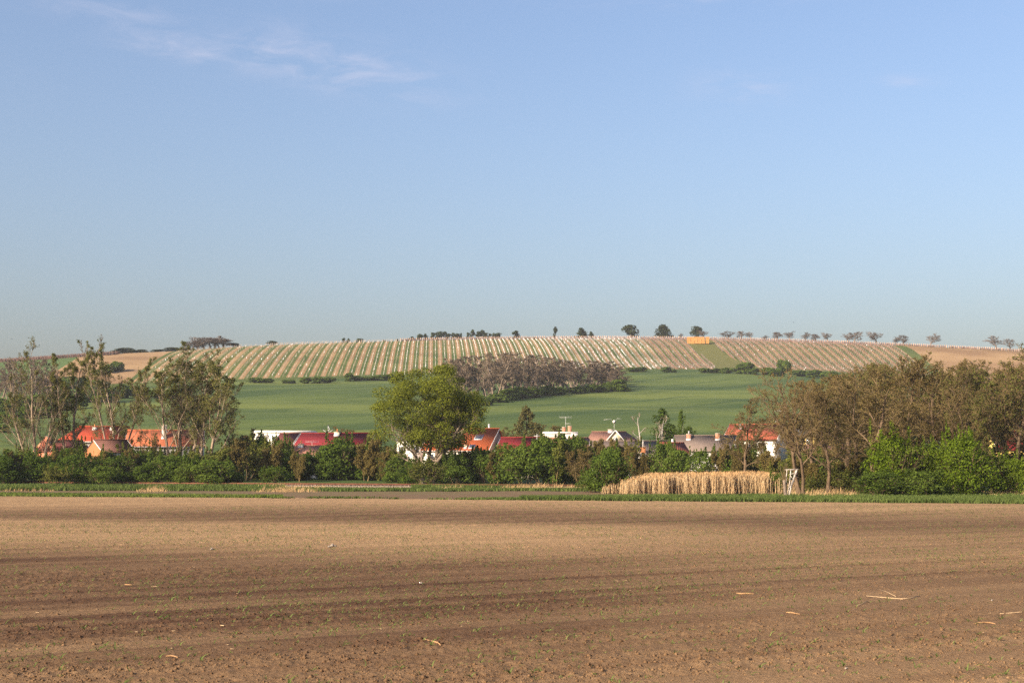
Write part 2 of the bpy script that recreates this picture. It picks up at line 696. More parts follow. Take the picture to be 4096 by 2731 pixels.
def mat_strip():
    """second, narrow field beyond the verge: brown with a thin green flush, then rough village ground"""
    t = NT('strip_soil')
    p = t.pos()
    n = t.noise(p, 3.0, 5)
    n2 = t.noise(p, 0.12, 4, stretch=(0.35, 1, 1))
    soil = t.mix(t.step(n, 0.3, 0.7), (0.125, 0.080, 0.044), (0.190, 0.125, 0.070))
    green = t.mix(t.step(n, 0.3, 0.7), (0.115, 0.105, 0.045), (0.165, 0.150, 0.062))
    c = t.mix(t.math('MULTIPLY', t.attr('flush'), t.step(n2, 0.35, 0.6)), soil, green)
    grass = t.mix(t.step(n, 0.3, 0.7), (0.035, 0.065, 0.015), (0.075, 0.110, 0.030))
    c = t.mix(t.attr('grass'), c, grass)
    return t.surf(c, 0.95, 0.08, t.bump(n, 0.6, 0.08))


def build_flat():
    us = np.linspace(-0.75, 0.75, 500)
    rows = 110
    U, S = np.meshgrid(us, np.linspace(0, 1, rows))
    e = np.full_like(U, 150.0)
    for _ in range(4):
        e = edge_depth(512 + F * U) - 3.0
    Y = e + (312 - e) * S ** 1.4
    X = U * Y
    Z = ground(X, Y) + 0.12 * fbm(X / 2.5, Y / 2.5, 8, 2) - 0.05
    V = np.stack([X, Y, Z], -1).reshape(-1, 3)
    px, py = proj(V[:, 0], V[:, 1], V[:, 2])
    n = fbm(V[:, 0] / 6, V[:, 1] / 6, 19, 2)
    flush = np.exp(-((py - 493.0 - (px - 400) * 0.003 + 2 * n) / 2.4) ** 2) * 0.45 * np.clip((620 - px) / 200, 0.25, 1)
    far_edge = np.interp(px, [0, 300, 512, 700, 780, 1024], [486.2, 488.5, 490.2, 491.8, 496, 503])
    gr = np.clip((far_edge + 1.5 * n - py) / 0.6, 0, 1)
    i = np.arange(rows - 1)[:, None] * 500 + np.arange(499)[None]
    Q = np.stack([i, i + 1, i + 501, i + 500], -1).reshape(-1, 4)
    me = mesh_of('field_strip', V, Q, mat_strip(), smooth=True, attrs={'flush': flush, 'grass': gr})
    return link('field_strip', me, kind='structure')


build_flat()

# vineyard rows run straight in plan; q is the distance across them
VDIR = np.array([-0.055, 1.0])
VDIR /= np.linalg.norm(VDIR)
VN = np.array([VDIR[1], -VDIR[0]])
SP = 3.12


def vq(x, y):
    return x * VN[0] + y * VN[1]


def q_of_pixel(px, py):
    p = ground_at(px, py)
    return float(vq(p[0], p[1]))


Q_LEFT = q_of_pixel(150, 372)
Q_RIGHT = q_of_pixel(905, 352)
BALE_GAP = [(688, 340), (712, 340), (718, 348), (729, 356), (739, 361), (764, 368.6), (716, 369.5), (712, 362), (700, 354), (690, 346)]


def inpoly(px, py, poly):
    c = np.zeros(np.shape(px), bool)
    j = len(poly) - 1
    for i in range(len(poly)):
        xi, yi = poly[i]
        xj, yj = poly[j]
        m = ((yi > py) != (yj > py)) & (px < (xj - xi) * (py - yi) / (yj - yi + 1e-9) + xi)
        c ^= m
        j = i
    return c


def mat_wheat():
    t = NT('young_wheat')
    p = t.pos()
    s = t.n('ShaderNodeSeparateXYZ')
    t.L.new(p, s.inputs[0])
    # the drill runs up the slope, leaning to the right
    al = t.math('ADD', t.math('MULTIPLY', s.outputs[0], 0.55), t.math('MULTIPLY', s.outputs[1], 0.835))
    ac = t.math('SUBTRACT', t.math('MULTIPLY', s.outputs[0], 0.835), t.math('MULTIPLY', s.outputs[1], 0.55))
    v = t.n('ShaderNodeCombineXYZ')
    t.L.new(t.math('MULTIPLY', al, 0.0055), v.inputs[0])
    t.L.new(t.math('MULTIPLY', ac, 0.030), v.inputs[1])
    n1 = t.noise(v.outputs[0], 1.0, 6, 0.6, 0.4)
    n2 = t.noise(p, 0.010, 4, 0.6, stretch=(0.5, 1.2, 0.2))
    n3 = t.noise(p, 0.6, 4, 0.7)
    c = t.mix(t.step(n1, 0.34, 0.66), (0.043, 0.074, 0.015), (0.098, 0.132, 0.027))
    c = t.mix(t.step(n2, 0.47, 0.68), c, (0.145, 0.172, 0.033))
    c = t.mix(t.math('MULTIPLY', t.step(n3, 0.3, 0.7), 0.28), c, (0.038, 0.064, 0.016))
    # tractor tramlines
    w = t.math('MULTIPLY', t.math('SUBTRACT', t.noise(p, 0.004, 3), 0.5), 30.0)
    q = t.math('ADD', ac, w)
    fr = t.math('ABSOLUTE', t.math('SUBTRACT', t.math('FRACT', t.math('DIVIDE', q, 30.0)), 0.5))
    ln = t.math('SUBTRACT', 1.0, t.step(fr, 0.012, 0.05))
    ln = t.math('MULTIPLY', ln, t.step(t.noise(p, 0.009, 3), 0.44, 0.60))
    c = t.mix(t.math('MULTIPLY', ln, 0.8), c, (0.022, 0.050, 0.014))
    return t.surf(c, 0.85, 0.12, t.bump(t.noise(p, 1.2, 4), 0.25, 0.3))


def mat_vineyard():
    t = NT('vineyard_ground')
    p = t.pos()
    s = t.n('ShaderNodeSeparateXYZ')
    t.L.new(p, s.inputs[0])
    q = t.math('ADD', t.math('MULTIPLY', s.outputs[0], float(VN[0])), t.math('MULTIPLY', s.outputs[1], float(VN[1])))
    q = t.math('ADD', q, t.math('MULTIPLY', t.math('SUBTRACT', t.noise(p, 0.5, 3), 0.5), 0.7))
    ph = t.math('FRACT', t.math('DIVIDE', t.math('SUBTRACT', q, float(Q_LEFT) - SP * 0.5 + SP * 0.5), 2 * SP))
    tri = t.math('ABSOLUTE', t.math('SUBTRACT', ph, 0.5))          # 0.5 at strip centre of one kind, 0 of the other
    m = t.step(tri, 0.20, 0.26)
    n1 = t.noise(p, 0.045, 4)
    n2 = t.noise(p, 0.9, 4)
    n4 = t.noise(p, 0.02, 3)
    soil = t.mix(t.step(n1, 0.35, 0.65), (0.250, 0.158, 0.075), (0.340, 0.224, 0.108))
    soil = t.mix(t.math('MULTIPLY', t.step(n2, 0.35, 0.75), 0.35), soil, (0.19, 0.12, 0.072))
    grass = t.mix(t.step(n1, 0.3, 0.65), (0.050, 0.084, 0.020), (0.100, 0.124, 0.034))
    grass = t.mix(t.math('MULTIPLY', t.step(n4, 0.45, 0.7), 0.5), grass, (0.15, 0.135, 0.055))
    c = t.mix(m, soil, grass)
    c = t.mix(t.attr('meadow'), c, t.mix(t.step(n2, 0.3, 0.7), (0.092, 0.098, 0.028), (0.150, 0.142, 0.050)))
    return t.surf(c, 0.95, 0.05, t.bump(n2, 0.3, 0.3))


def mat_tan():
    t = NT('dry_tilled_soil')
    p = t.pos()
    n1 = t.noise(p, 0.03, 5, 0.6, stretch=(0.5, 1, 0.3))
    n2 = t.noise(p, 0.8, 4)
    c = t.mix(t.step(n1, 0.35, 0.65), (0.215, 0.132, 0.068), (0.330, 0.218, 0.110))
    c = t.mix(t.math('MULTIPLY', t.step(n2, 0.3, 0.7), 0.2), c, (0.18, 0.11, 0.07))
    return t.surf(c, 0.95, 0.05, t.bump(n2, 0.3, 0.3))


def mat_turf(name, a, b):
    t = NT(name)
    p = t.pos()
    n = t.noise(p, 0.5, 5, 0.6)
    n2 = t.noise(p, 0.03, 3, 0.6)
    c = t.mix(t.step(n, 0.3, 0.7), a, b)
    c = t.mix(t.math('MULTIPLY', t.step(n2, 0.35, 0.65), 0.4), c, tuple(x * 0.75 for x in a))
    return t.surf(c, 0.9, 0.05, t.bump(n, 0.3, 0.3))


GREEN_PATCH = [(-700, 395), (26, 392), (32, 385), (54, 372), (80, 356), (86, 350), (20, 352), (-700, 376)]


def build_hills():
    nu = 1500
    u = np.linspace(-0.62, 0.62, nu)
    px0 = 512 + F * u
    d1, d2 = D1(px0), D2(px0)
    segs = [(np.linspace(0, 1, 90), 308 + 0 * d1, d1), (np.linspace(0, 1, 130)[1:], d1, d2), (np.linspace(0, 1, 24)[1:] ** 1.3, d2, d2 + 420)]
    Y = np.vstack([a[None] + (b - a)[None] * s[:, None] for s, a, b in segs])
    X = Y * u[None]
    Z = ground(X, Y)
    nr = Y.shape[0]
    V = np.stack([X, Y, Z], -1).reshape(-1, 3)
    i = np.arange(nr - 1)[:, None] * nu + np.arange(nu - 1)[None]
    Q = np.stack([i, i + 1, i + nu + 1, i + nu], -1)
    row = np.repeat(np.arange(nr - 1)[:, None], nu - 1, 1)
    C = V[Q].mean(2)
    px, py = proj(C[..., 0], C[..., 1], C[..., 2])
    q = vq(C[..., 0], C[..., 1])
    vine_band = (row >= 89) & (row < 89 + 129)
    beyond = row >= 89 + 129
    kind = np.zeros(row.shape, int)                  # 0 wheat
    kind[vine_band] = 1                              # 1 vineyard
    left = vine_band & (q < Q_LEFT - SP)
    kind[left] = 2                                   # 2 bare tan
    kind[left & inpoly(px, py, GREEN_PATCH)] = 3     # 3 green sward
    kind[left & (q > Q_LEFT - 1.9 * SP)] = 4         # 4 grass path
    right = vine_band & (q > Q_RIGHT)
    kind[right] = 2
    kind[right & (q < Q_RIGHT + 9)] = 4
    kind[vine_band & (row < 89 + 6)] = 4
    kind[vine_band & (row > 89 + 122) & (q > Q_RIGHT)] = 4
    kind[beyond] = 4
    gap = inpoly(*proj(V[:, 0], V[:, 1], V[:, 2]), BALE_GAP).astype(float)
    mats = [('wheat_field', mat_wheat()), ('vineyard_ground', mat_vineyard()), ('bare_field', mat_tan()),
            ('green_field', mat_turf('spring_sward', (0.070, 0.115, 0.036), (0.100, 0.150, 0.050))),
            ('ridge_grass', mat_turf('rough_grass', (0.060, 0.085, 0.022), (0.115, 0.135, 0.042)))]
    for k, (name, m) in enumerate(mats):
        sel = Q[kind == k]
        if not len(sel):
            continue
        ids, inv = np.unique(sel.ravel(), return_inverse=True)
        at_ = {'meadow': gap[ids]} if k == 1 else None
        me = mesh_of(name, V[ids], inv.reshape(-1, 4), m, smooth=True, attrs=at_)
        link(name, me, kind='structure')


build_hills()

# ------------------------------------------------------------------ plants: generators


def kids(P, R, n, t0, t1, ang, sd, L, up, wig, M, rr, rng, lfall=0.5, rmin=0.008):
    """grow n side branches on every branch in P (N,M,3)"""
    N, Mp, _ = P.shape
    t = t0 + (t1 - t0) * ((np.arange(n)[None] + rng.random((N, n))) / n)
    x = t * (Mp - 1)
    i = np.minimum(x.astype(int), Mp - 2)
    f = (x - i)[..., None]
    r = np.arange(N)[:, None]
    p = P[r, i] * (1 - f) + P[r, i + 1] * f
    tan = norm(P[r, i + 1] - P[r, i])
    plen = np.linalg.norm(np.diff(P, axis=1), axis=2).sum(1)[:, None]
    rad = R[r, i] * (1 - f[..., 0]) + R[r, i + 1] * f[..., 0]
    az = np.arange(n)[None] * 2.4 + rng.random((N, 1)) * 6.283 + rng.normal(0, 0.4, (N, n))
    ref = np.where(np.abs(tan[..., 2:3]) > 0.85, np.array([1., 0, 0]), np.array([0, 0, 1.]))
    a = norm(np.cross(tan, ref))
    b = np.cross(tan, a)
    th = np.radians(ang + sd * rng.normal(size=(N, n)))[..., None]
    d = np.cos(th) * tan + np.sin(th) * (np.cos(az)[..., None] * a + np.sin(az)[..., None] * b)
    d = norm(d + np.array([0, 0, up]))
    ln = L * plen * (1 - lfall * (t - t0) / max(1e-6, t1 - t0)) * (0.65 + 0.6 * rng.random((N, n)))
    d = d.reshape(-1, 3)
    ln = ln.reshape(-1)
    pts = [p.reshape(-1, 3)]
    for k in range(M - 1):
        pts.append(pts[-1] + d * (ln / (M - 1))[:, None])
        d = norm(d + rng.normal(0, wig, d.shape) + np.array([0, 0, up * 0.25]))
    Pn = np.stack(pts, 1)
    r0 = np.minimum(rad.reshape(-1) * rr, rad.reshape(-1) * 0.9)
    Rn = np.maximum(r0[:, None] * np.linspace(1, 0.35, M)[None], rmin)
    return Pn, Rn


def stem(base, direction, length, r0, r1, M, rng, wig=0.06, up=0.05):
    d = norm(np.asarray(direction, float))
    p = [np.asarray(base, float)]
    for k in range(M - 1):
        p.append(p[-1] + d * length / (M - 1))
        d = norm(d + rng.normal(0, wig, 3) + np.array([0, 0, up]))
    rad = np.linspace(r0, r1, M)
    rad[0] *= 1.35
    return np.array(p), rad


def wood(name, sets, mat):
    """sets: list of (P, R, sides)"""
    Vs, Qs, n = [], [], 0
    for P, R, k in sets:
        V, Q = tubes(P, R, k)
        Vs.append(V)
        Qs.append(Q + n)
        n += len(V)
    return mesh_of(name, np.vstack(Vs), np.vstack(Qs), mat, smooth=True)


def foliage(name, P, Nrm, size, rng, mat, aspect=0.62, tint=None):
    V, Q = leaf_quads(P, Nrm, size, rng, aspect)
    tn = rng.random(len(P)) if tint is None else tint
    return mesh_of(name, V, Q, mat, tint=np.repeat(tn, 4))


def spread(P, n, jit, rng, t0=0.2):
    """n points per branch"""
    N, M, _ = P.shape
    t = (t0 + (1 - t0) * rng.random((N, n))) * (M - 1)
    i = np.minimum(t.astype(int), M - 2)
    f = (t - i)[..., None]
    r = np.arange(N)[:, None]
    q = P[r, i] * (1 - f) + P[r, i + 1] * f
    return (q + rng.normal(0, jit, q.shape)).reshape(-1, 3)


MATS = {}


def M_(k):
    return MATS[k]


MATS['bark_grey'] = mat_bark('bark_grey', (0.13, 0.10, 0.075), (0.27, 0.21, 0.155))
MATS['bark_pale'] = mat_bark('bark_pale', (0.16, 0.115, 0.08), (0.36, 0.28, 0.20), 1.5)
MATS['bark_brown'] = mat_bark('bark_brown', (0.085, 0.058, 0.036), (0.17, 0.118, 0.072))
MATS['bark_birch'] = mat_bark('bark_birch', (0.20, 0.17, 0.14), (0.44, 0.40, 0.35), 1.2)
MATS['twig_brown'] = mat_bark('twig_brown', (0.105, 0.073, 0.034), (0.190, 0.138, 0.064), 0.8)
MATS['twig_pale'] = mat_bark('twig_pale', (0.10, 0.078, 0.044), (0.19, 0.150, 0.088), 0.8)
MATS['twig_mauve'] = mat_bark('twig_mauve', (0.125, 0.093, 0.064), (0.210, 0.160, 0.112), 0.3)
MATS['twig_grey'] = mat_bark('twig_grey', (0.13, 0.105, 0.088), (0.22, 0.18, 0.15), 0.3)
MATS['leaf_far'] = mat_leaf('leaf_far', (0.034, 0.046, 0.022), (0.072, 0.088, 0.040))
MATS['leaf_dark'] = mat_leaf('leaf_dark', (0.044, 0.074, 0.012), (0.104, 0.152, 0.026))
MATS['leaf_mid'] = mat_leaf('leaf_mid', (0.056, 0.090, 0.014), (0.132, 0.182, 0.032))
MATS['leaf_bright'] = mat_leaf('leaf_bright', (0.080, 0.125, 0.010), (0.175, 0.235, 0.024), 0.4)
MATS['leaf_olive'] = mat_leaf('leaf_olive', (0.065, 0.078, 0.018), (0.150, 0.155, 0.034), 0.35)
MATS['leaf_willow'] = mat_leaf('leaf_willow', (0.118, 0.140, 0.018), (0.240, 0.258, 0.038), 0.5)
MATS['leaf_poplar'] = mat_leaf('leaf_poplar', (0.088, 0.094, 0.024), (0.190, 0.188, 0.054), 0.42)
MATS['leaf_bud'] = mat_leaf('leaf_bud', (0.105, 0.085, 0.028), (0.180, 0.140, 0.048), 0.3)
MATS['leaf_greenbud'] = mat_leaf('leaf_greenbud', (0.085, 0.100, 0.022), (0.165, 0.180, 0.040), 0.35)
MATS['needle'] = mat_leaf('needle', (0.022, 0.034, 0.014), (0.052, 0.068, 0.026), 0.1)
MATS['needle_warm'] = mat_leaf('needle_warm', (0.045, 0.050, 0.018), (0.120, 0.108, 0.040), 0.1)
MATS['blossom'] = mat_leaf('blossom', (0.48, 0.44, 0.40), (0.72, 0.69, 0.65), 0.2)

LIB = {}


def lobe_points(rng, K, rx, ry, h, m, base=0.12, rl=(0.26, 0.46)):
    """points on many overlapping leaf clumps filling an uneven mound"""
    Ps, Ns = [], []
    for k in range(K):
        a = rng.random() * 6.283
        rr = math.sqrt(rng.random())
        zz = base + (1 - base) * rng.random() ** 0.8
        prof = math.sqrt(max(0.05, 1 - max(0, (zz - 0.35) / 0.65) ** 2)) * (0.78 + 0.3 * rng.random())
        r = rl[0] + (rl[1] - rl[0]) * rng.random()
        c = np.array([cos(a) * rr * prof * rx * 0.8, sin(a) * rr * prof * ry * 0.8, zz * h * 0.86])
        d = norm(rng.normal(size=(m, 3)) + np.array([0, 0, 0.25]))
        q = c + d * (r * np.array([rx, ry, h * 0.42])) * (0.72 + 0.36 * rng.random((m, 1)))
        Ps.append(q)
        Ns.append(d + 0.55 * rng.normal(size=d.shape))
    P, N = np.vstack(Ps), np.vstack(Ns)
    k = P[:, 2] > 0.02 * h
    return P[k], N[k]


def make_bush(key, seed, rx, h, leaf, K=26, m=110, size=0.15, bark='bark_brown', base=0.1, spikes=0):
    rng = np.random.default_rng(seed)
    P, N = lobe_points(rng, K, rx, rx * 0.9, h, m, base)
    st = []
    for k in range(6):
        a = rng.random() * 6.283
        p, r = stem((cos(a) * rx * 0.15, sin(a) * rx * 0.15, -0.1), (cos(a) * 0.5, sin(a) * 0.5, 1), h * 0.75, 0.05, 0.02, 6, rng)
        st.append((p, r))
    SP_ = np.array([s[0] for s in st])
    SR_ = np.array([s[1] for s in st])
    b1 = kids(SP_, SR_, 7, 0.2, 1.0, 45, 12, 0.55, 0.15, 0.12, 4, 0.6, rng)
    b2 = kids(b1[0], b1[1], 5, 0.3, 1.0, 40, 12, 0.6, 0.1, 0.12, 3, 0.6, rng)
    # loose sprays sticking out of the mound
    tip = b2[0][:, -1]
    e = spread(b2[0], 3, 0.08, rng)
    P = np.vstack([P, e])
    N = np.vstack([N, rng.normal(size=e.shape)])
    if spikes:
        for k in range(spikes):
            a = rng.random() * 6.283
            r_ = rx * 0.75 * math.sqrt(rng.random())
            z0 = h * (0.72 + 0.15 * rng.random())
            ln = h * (0.18 + 0.22 * rng.random())
            tt = rng.random((60, 1))
            q = np.array([cos(a) * r_, sin(a) * r_, z0]) + np.array([0, 0, 1]) * tt * ln + rng.normal(0, 0.13, (60, 3)) * (1.15 - tt)
            P = np.vstack([P, q])
            N = np.vstack([N, rng.normal(size=q.shape) + np.array([0, -0.3, 0.3])])
    LIB[key] = [('branches', wood('branches', [(SP_, SR_, 5), (b1[0], b1[1], 4), (b2[0], b2[1], 3)], M_(bark))),
                ('foliage', foliage('foliage', P, N, size * (0.7 + 0.6 * rng.random(len(P))), rng, M_(leaf)))]
    return LIB[key]


def make_bare(key, seed, H, bark, twig, trunks=1, spreadf=1.0, bud=None, budn=0, budsize=0.09, dens=1.0, t0=0.3, twr=0.016, lean=(0, 0), r0=0.2, budjit=0.06):
    """bare or just-budding tree of nominal height H"""
    rng = np.random.default_rng(seed)
    st = []
    for k in range(trunks):
        a = rng.random() * 6.283
        s = 0.0 if trunks == 1 else 0.22
        p, r = stem((cos(a) * s, sin(a) * s, -0.2), (cos(a) * s + lean[0], sin(a) * s + lean[1], 1), H * (0.86 if k == 0 else 0.62 + 0.2 * rng.random()),
                    r0 * (1 if k == 0 else 0.7), r0 * 0.18, 10, rng, wig=0.085, up=0.05)
        st.append((p, r))
    P0 = np.array([s[0] for s in st])
    R0 = np.array([s[1] for s in st])
    a = kids(P0, R0, int(11 * dens), t0, 0.98, 48, 12, 0.40 * spreadf, 0.30, 0.14, 7, 0.60, rng, 0.45, 0.02)
    b = kids(a[0], a[1], int(7 * dens), 0.2, 1.0, 45, 14, 0.46, 0.22, 0.16, 5, 0.6, rng, 0.4, twr)
    c = kids(b[0], b[1], int(6 * dens), 0.15, 1.0, 42, 16, 0.55, 0.15, 0.18, 4, 0.6, rng, 0.3, twr * 0.8)
    d = kids(c[0], c[1], int(4 * dens), 0.2, 1.0, 42, 16, 0.55, 0.12, 0.2, 3, 0.7, rng, 0.3, twr * 0.65)
    parts = [('trunk', wood('trunk', [(P0, R0, 8), (a[0], a[1], 5)], M_(bark))),
             ('twigs', wood('twigs', [(b[0], b[1], 4), (c[0], c[1], 3), (d[0], d[1], 3)], M_(twig)))]
    if bud:
        q = spread(d[0], budn, budjit, rng)
        parts.append(('foliage', foliage('foliage', q, rng.normal(size=q.shape), budsize * (0.6 + 0.8 * rng.random(len(q))), rng, M_(bud))))
    LIB[key] = parts
    return parts


def make_poplar(key, seed, H, leaf, leafn, bark='bark_pale', trunks=2, spreadf=1.0, size=0.10, t0=0.16, r0=0.26, keepf=0.6, low=0.0):
    rng = np.random.default_rng(seed)
    st = []
    for k in range(trunks):
        a = k * 2.6 + rng.random()
        s = 0.13 if k else 0.0
        p, r = stem((cos(a) * s * 3, sin(a) * s * 3, -0.2), (cos(a) * s * 2.0, sin(a) * s * 2.0, 1), H * (0.94 if k == 0 else 0.72 + 0.15 * rng.random()), r0 if k == 0 else r0 * 0.75, 0.03, 12, rng, 0.05, 0.06)
        st.append((p, r))
    P0 = np.array([s[0] for s in st])
    R0 = np.array([s[1] for s in st])
    a = kids(P0, R0, 15, t0, 0.96, 37, 9, 0.44 * spreadf, 0.38, 0.08, 8, 0.42, rng, 0.62, 0.03)
    b = kids(a[0], a[1], 7, 0.25, 1.0, 32, 10, 0.36, 0.32, 0.12, 5, 0.5, rng, 0.4, 0.020)
    c = kids(b[0], b[1], 5, 0.25, 1.0, 36, 14, 0.5, 0.25, 0.15, 4, 0.6, rng, 0.3, 0.014)
    d = kids(c[0], c[1], 3, 0.2, 1.0, 38, 14, 0.5, 0.2, 0.15, 3, 0.7, rng, 0.3, 0.010)
    parts = [('trunk', wood('trunk', [(P0, R0, 8), (a[0], a[1], 6)], M_(bark))),
             ('twigs', wood('twigs', [(b[0], b[1], 4), (c[0], c[1], 3), (d[0], d[1], 3)], M_('twig_pale')))]
    # leaves sit in loose clusters at some of the twigs
    g = fbm(c[0][:, -1, 0] / 1.2 + 9, c[0][:, -1, 2] / 1.6 + c[0][:, -1, 1] / 2.0, seed, 2)
    kc = (g > np.quantile(g, 1 - keepf)) & (c[0][:, -1, 2] > low * H * rng.random(len(g)))
    src = d[0][np.repeat(kc, 3)]
    q = spread(src, leafn, 0.11, rng, 0.1)
    parts.append(('foliage', foliage('foliage', q, rng.normal(size=q.shape), size * (0.6 + 0.8 * rng.random(len(q))), rng, M_(leaf))))
    LIB[key] = parts
    return parts


def make_willow(key, seed):
    """the big broad crown in the middle: leaning forked trunk, many leafy clumps with gaps between"""
    rng = np.random.default_rng(seed)
    p1, r1 = stem((0, 0, -0.2), (-0.30, 0.1, 1), 8.0, 0.34, 0.20, 8, rng, 0.05, 0.06)
    p2, r2 = stem((1.2, 0.6, -0.2), (0.20, 0, 1), 9.0, 0.36, 0.20, 8, rng, 0.06, 0.05)
    p3, r3 = stem((1.1, 0.2, 2.2), (0.75, -0.1, 1), 8.0, 0.26, 0.15, 8, rng, 0.06, 0.05)
    p4, r4 = stem((0.7, 0.9, 2.0), (-0.1, 0.3, 1), 9.5, 0.26, 0.14, 8, rng, 0.06, 0.05)
    P0 = np.array([p1, p2, p3, p4])
    R0 = np.array([r1, r2, r3, r4])
    a = kids(P0, R0, 11, 0.30, 1.0, 46, 14, 0.72, 0.18, 0.10, 9, 0.55, rng, 0.25, 0.04)
    b = kids(a[0], a[1], 7, 0.25, 1.0, 44, 14, 0.42, 0.12, 0.12, 6, 0.55, rng, 0.3, 0.022)
    c = kids(b[0], b[1], 5, 0.3, 1.0, 42, 16, 0.5, 0.05, 0.16, 4, 0.6, rng, 0.3, 0.013)
    # crown envelope: broad dome, drooping skirt to the right
    C = np.array([0.4, 0.4, 11.0])
    Ps, Ns = [], []
    for k in range(128):
        d = norm(rng.normal(size=3))
        rr = (0.35 + 0.65 * rng.random() ** 0.6)
        cc = C + d * rr * np.array([7.9, 6.0, 6.9])
        if cc[2] < 4.3 + 0.25 * abs(cc[0] - 0.4) * rng.random():
            continue
        r = 0.7 + 1.0 * rng.random()
        m = int(300 * r)
        dd = norm(rng.normal(size=(m, 3)) + np.array([0, 0, 0.2]))
        Ps.append(cc + dd * np.array([r * 1.25, r, r * 0.75]) * (0.55 + 0.5 * rng.random((m, 1))))
        Ns.append(dd + 0.7 * rng.normal(size=dd.shape))
    q, nn = np.vstack(Ps), np.vstack(Ns)
    e = spread(c[0], 5, 0.2, rng, 0.3)
    e = e[e[:, 2] > 4.0]
    far = spread(c[0][np.abs(c[0][:, -1, 0] - 0.4) > 6.5], 16, 0.25, rng, 0.2)
    far = far[far[:, 2] > 3.6]
    e = np.vstack([e, far])
    # twigs and leaves beyond the envelope are dropped, so the outline stays a dome
    k = (((q - C) / np.array([9.3, 7.5, 8.2])) ** 2).sum(1) < 1
    q, nn = np.vstack([q[k], e]), np.vstack([nn[k], rng.normal(size=e.shape)])
    LIB[key] = [('trunk', wood('trunk', [(P0, R0, 10), (a[0], a[1], 6)], M_('bark_grey'))),
                ('branches', wood('branches', [(b[0], b[1], 5), (c[0], c[1], 3)], M_('bark_grey'))),
                ('foliage', foliage('foliage', q, nn + np.array([0, 0, 0.3]), 0.125 * (0.6 + 0.8 * rng.random(len(q))), rng, M_('leaf_willow')))]
    print('willow', len(q))


def make_conifer(key, seed, H, R, needle, irregular=0.25, n=1, size=0.16, dens=10):
    rng = np.random.default_rng(seed)
    p, r = stem((0, 0, -0.2), (0.02, 0, 1), H, 0.03 * H, 0.02, 12, rng, 0.02, 0.05)
    P0, R0 = p[None], r[None]
    a = kids(P0, R0, 58, 0.10, 0.99, 78, 8, R / H * 1.15, 0.10, 0.06, 5, 0.35, rng, 0.86, 0.02)
    b = kids(a[0], a[1], 6, 0.3, 1.0, 45, 12, 0.42, 0.12, 0.08, 3, 0.6, rng, 0.4, 0.012)
    q = np.vstack([spread(b[0], dens, 0.10, rng, 0.2), spread(a[0], dens, 0.14, rng, 0.4)])
    LIB[key] = [('trunk', wood('trunk', [(P0, R0, 8), (a[0], a[1], 4)], M_('bark_brown'))),
                ('foliage', foliage('foliage', q, rng.normal(size=q.shape) + np.array([0, 0, 0.4]), size * (0.6 + 0.8 * rng.random(len(q))), rng, M_(needle), 0.4))]


def make_round(key, seed, H, rx, leaf, trunk_h=0.25, K=20, m=60, size=0.35, bark='bark_brown', rl=(0.24, 0.42), trunks=1):
    """far broadleaf or old pine: trunk with limbs, clumped crown"""
    rng = np.random.default_rng(seed)
    p, r = stem((0, 0, -0.4), (rng.normal(0, 0.06), 0, 1), H * 0.8, (0.028 if rx > 2 else 0.013) * H, (0.008 if rx > 2 else 0.003) * H, 8, rng, 0.04, 0.05)
    a = kids(p[None], r[None], 9, trunk_h, 1.0, 50 if rx > 2 else 28, 12, 0.42 if rx > 2 else 0.26, 0.2, 0.1, 5, 0.55, rng, 0.3, 0.02)
    P, N = lobe_points(rng, K, rx, rx, H * (1 - trunk_h), m, 0.12, rl)
    P[:, 2] += H * trunk_h
    LIB[key] = [('trunk', wood('trunk', [(p[None], r[None], 6), (a[0], a[1], 4)], M_(bark))),
                ('foliage', foliage('foliage', P, N, size * (0.6 + 0.8 * rng.random(len(P))), rng, M_(leaf)))]


EXT = {}


def extent(key):
    """height and half width of a kind, measured on its meshes"""
    if key not in EXT:
        c = []
        for nm, me in LIB[key]:
            v = np.empty(len(me.vertices) * 3, np.float32)
            me.vertices.foreach_get('co', v)
            c.append(v.reshape(-1, 3))
        c = np.vstack(c)
        EXT[key] = (float(np.percentile(c[:, 2], 99.6)), float(np.percentile(np.abs(c[:, 0] - np.median(c[:, 0])), 97)))
    return EXT[key]


def plant(key, name, pos, px, ytop, hw=None, label=None, cat='tree', group=None, rz=None, tilt=None, wf=1.0):
    """one plant whose top reaches image row ytop (and half width hw pixels): an empty at its foot, its parts as children;
    meshes shared between alike plants"""
    H, W = extent(key)
    s = (at(px, ytop, pos[1])[2] - pos[2]) / H
    sx = s * wf if hw is None else hw / F * pos[1] / W
    rz = RZ.random() * 6.28 if rz is None else rz
    e = empty(name, pos, rz, label, cat, group)
    e.scale = (sx, sx, s)
    if tilt:
        e.rotation_euler = (tilt[1], tilt[0], rz)
    for nm, me in LIB[key]:
        o = link(nm, me, e)
        if nm in ('twigs', 'branches', 'foliage', 'blossom', 'needles'):
            o['kind'] = 'stuff'
    return e


RZ = np.random.default_rng(5)

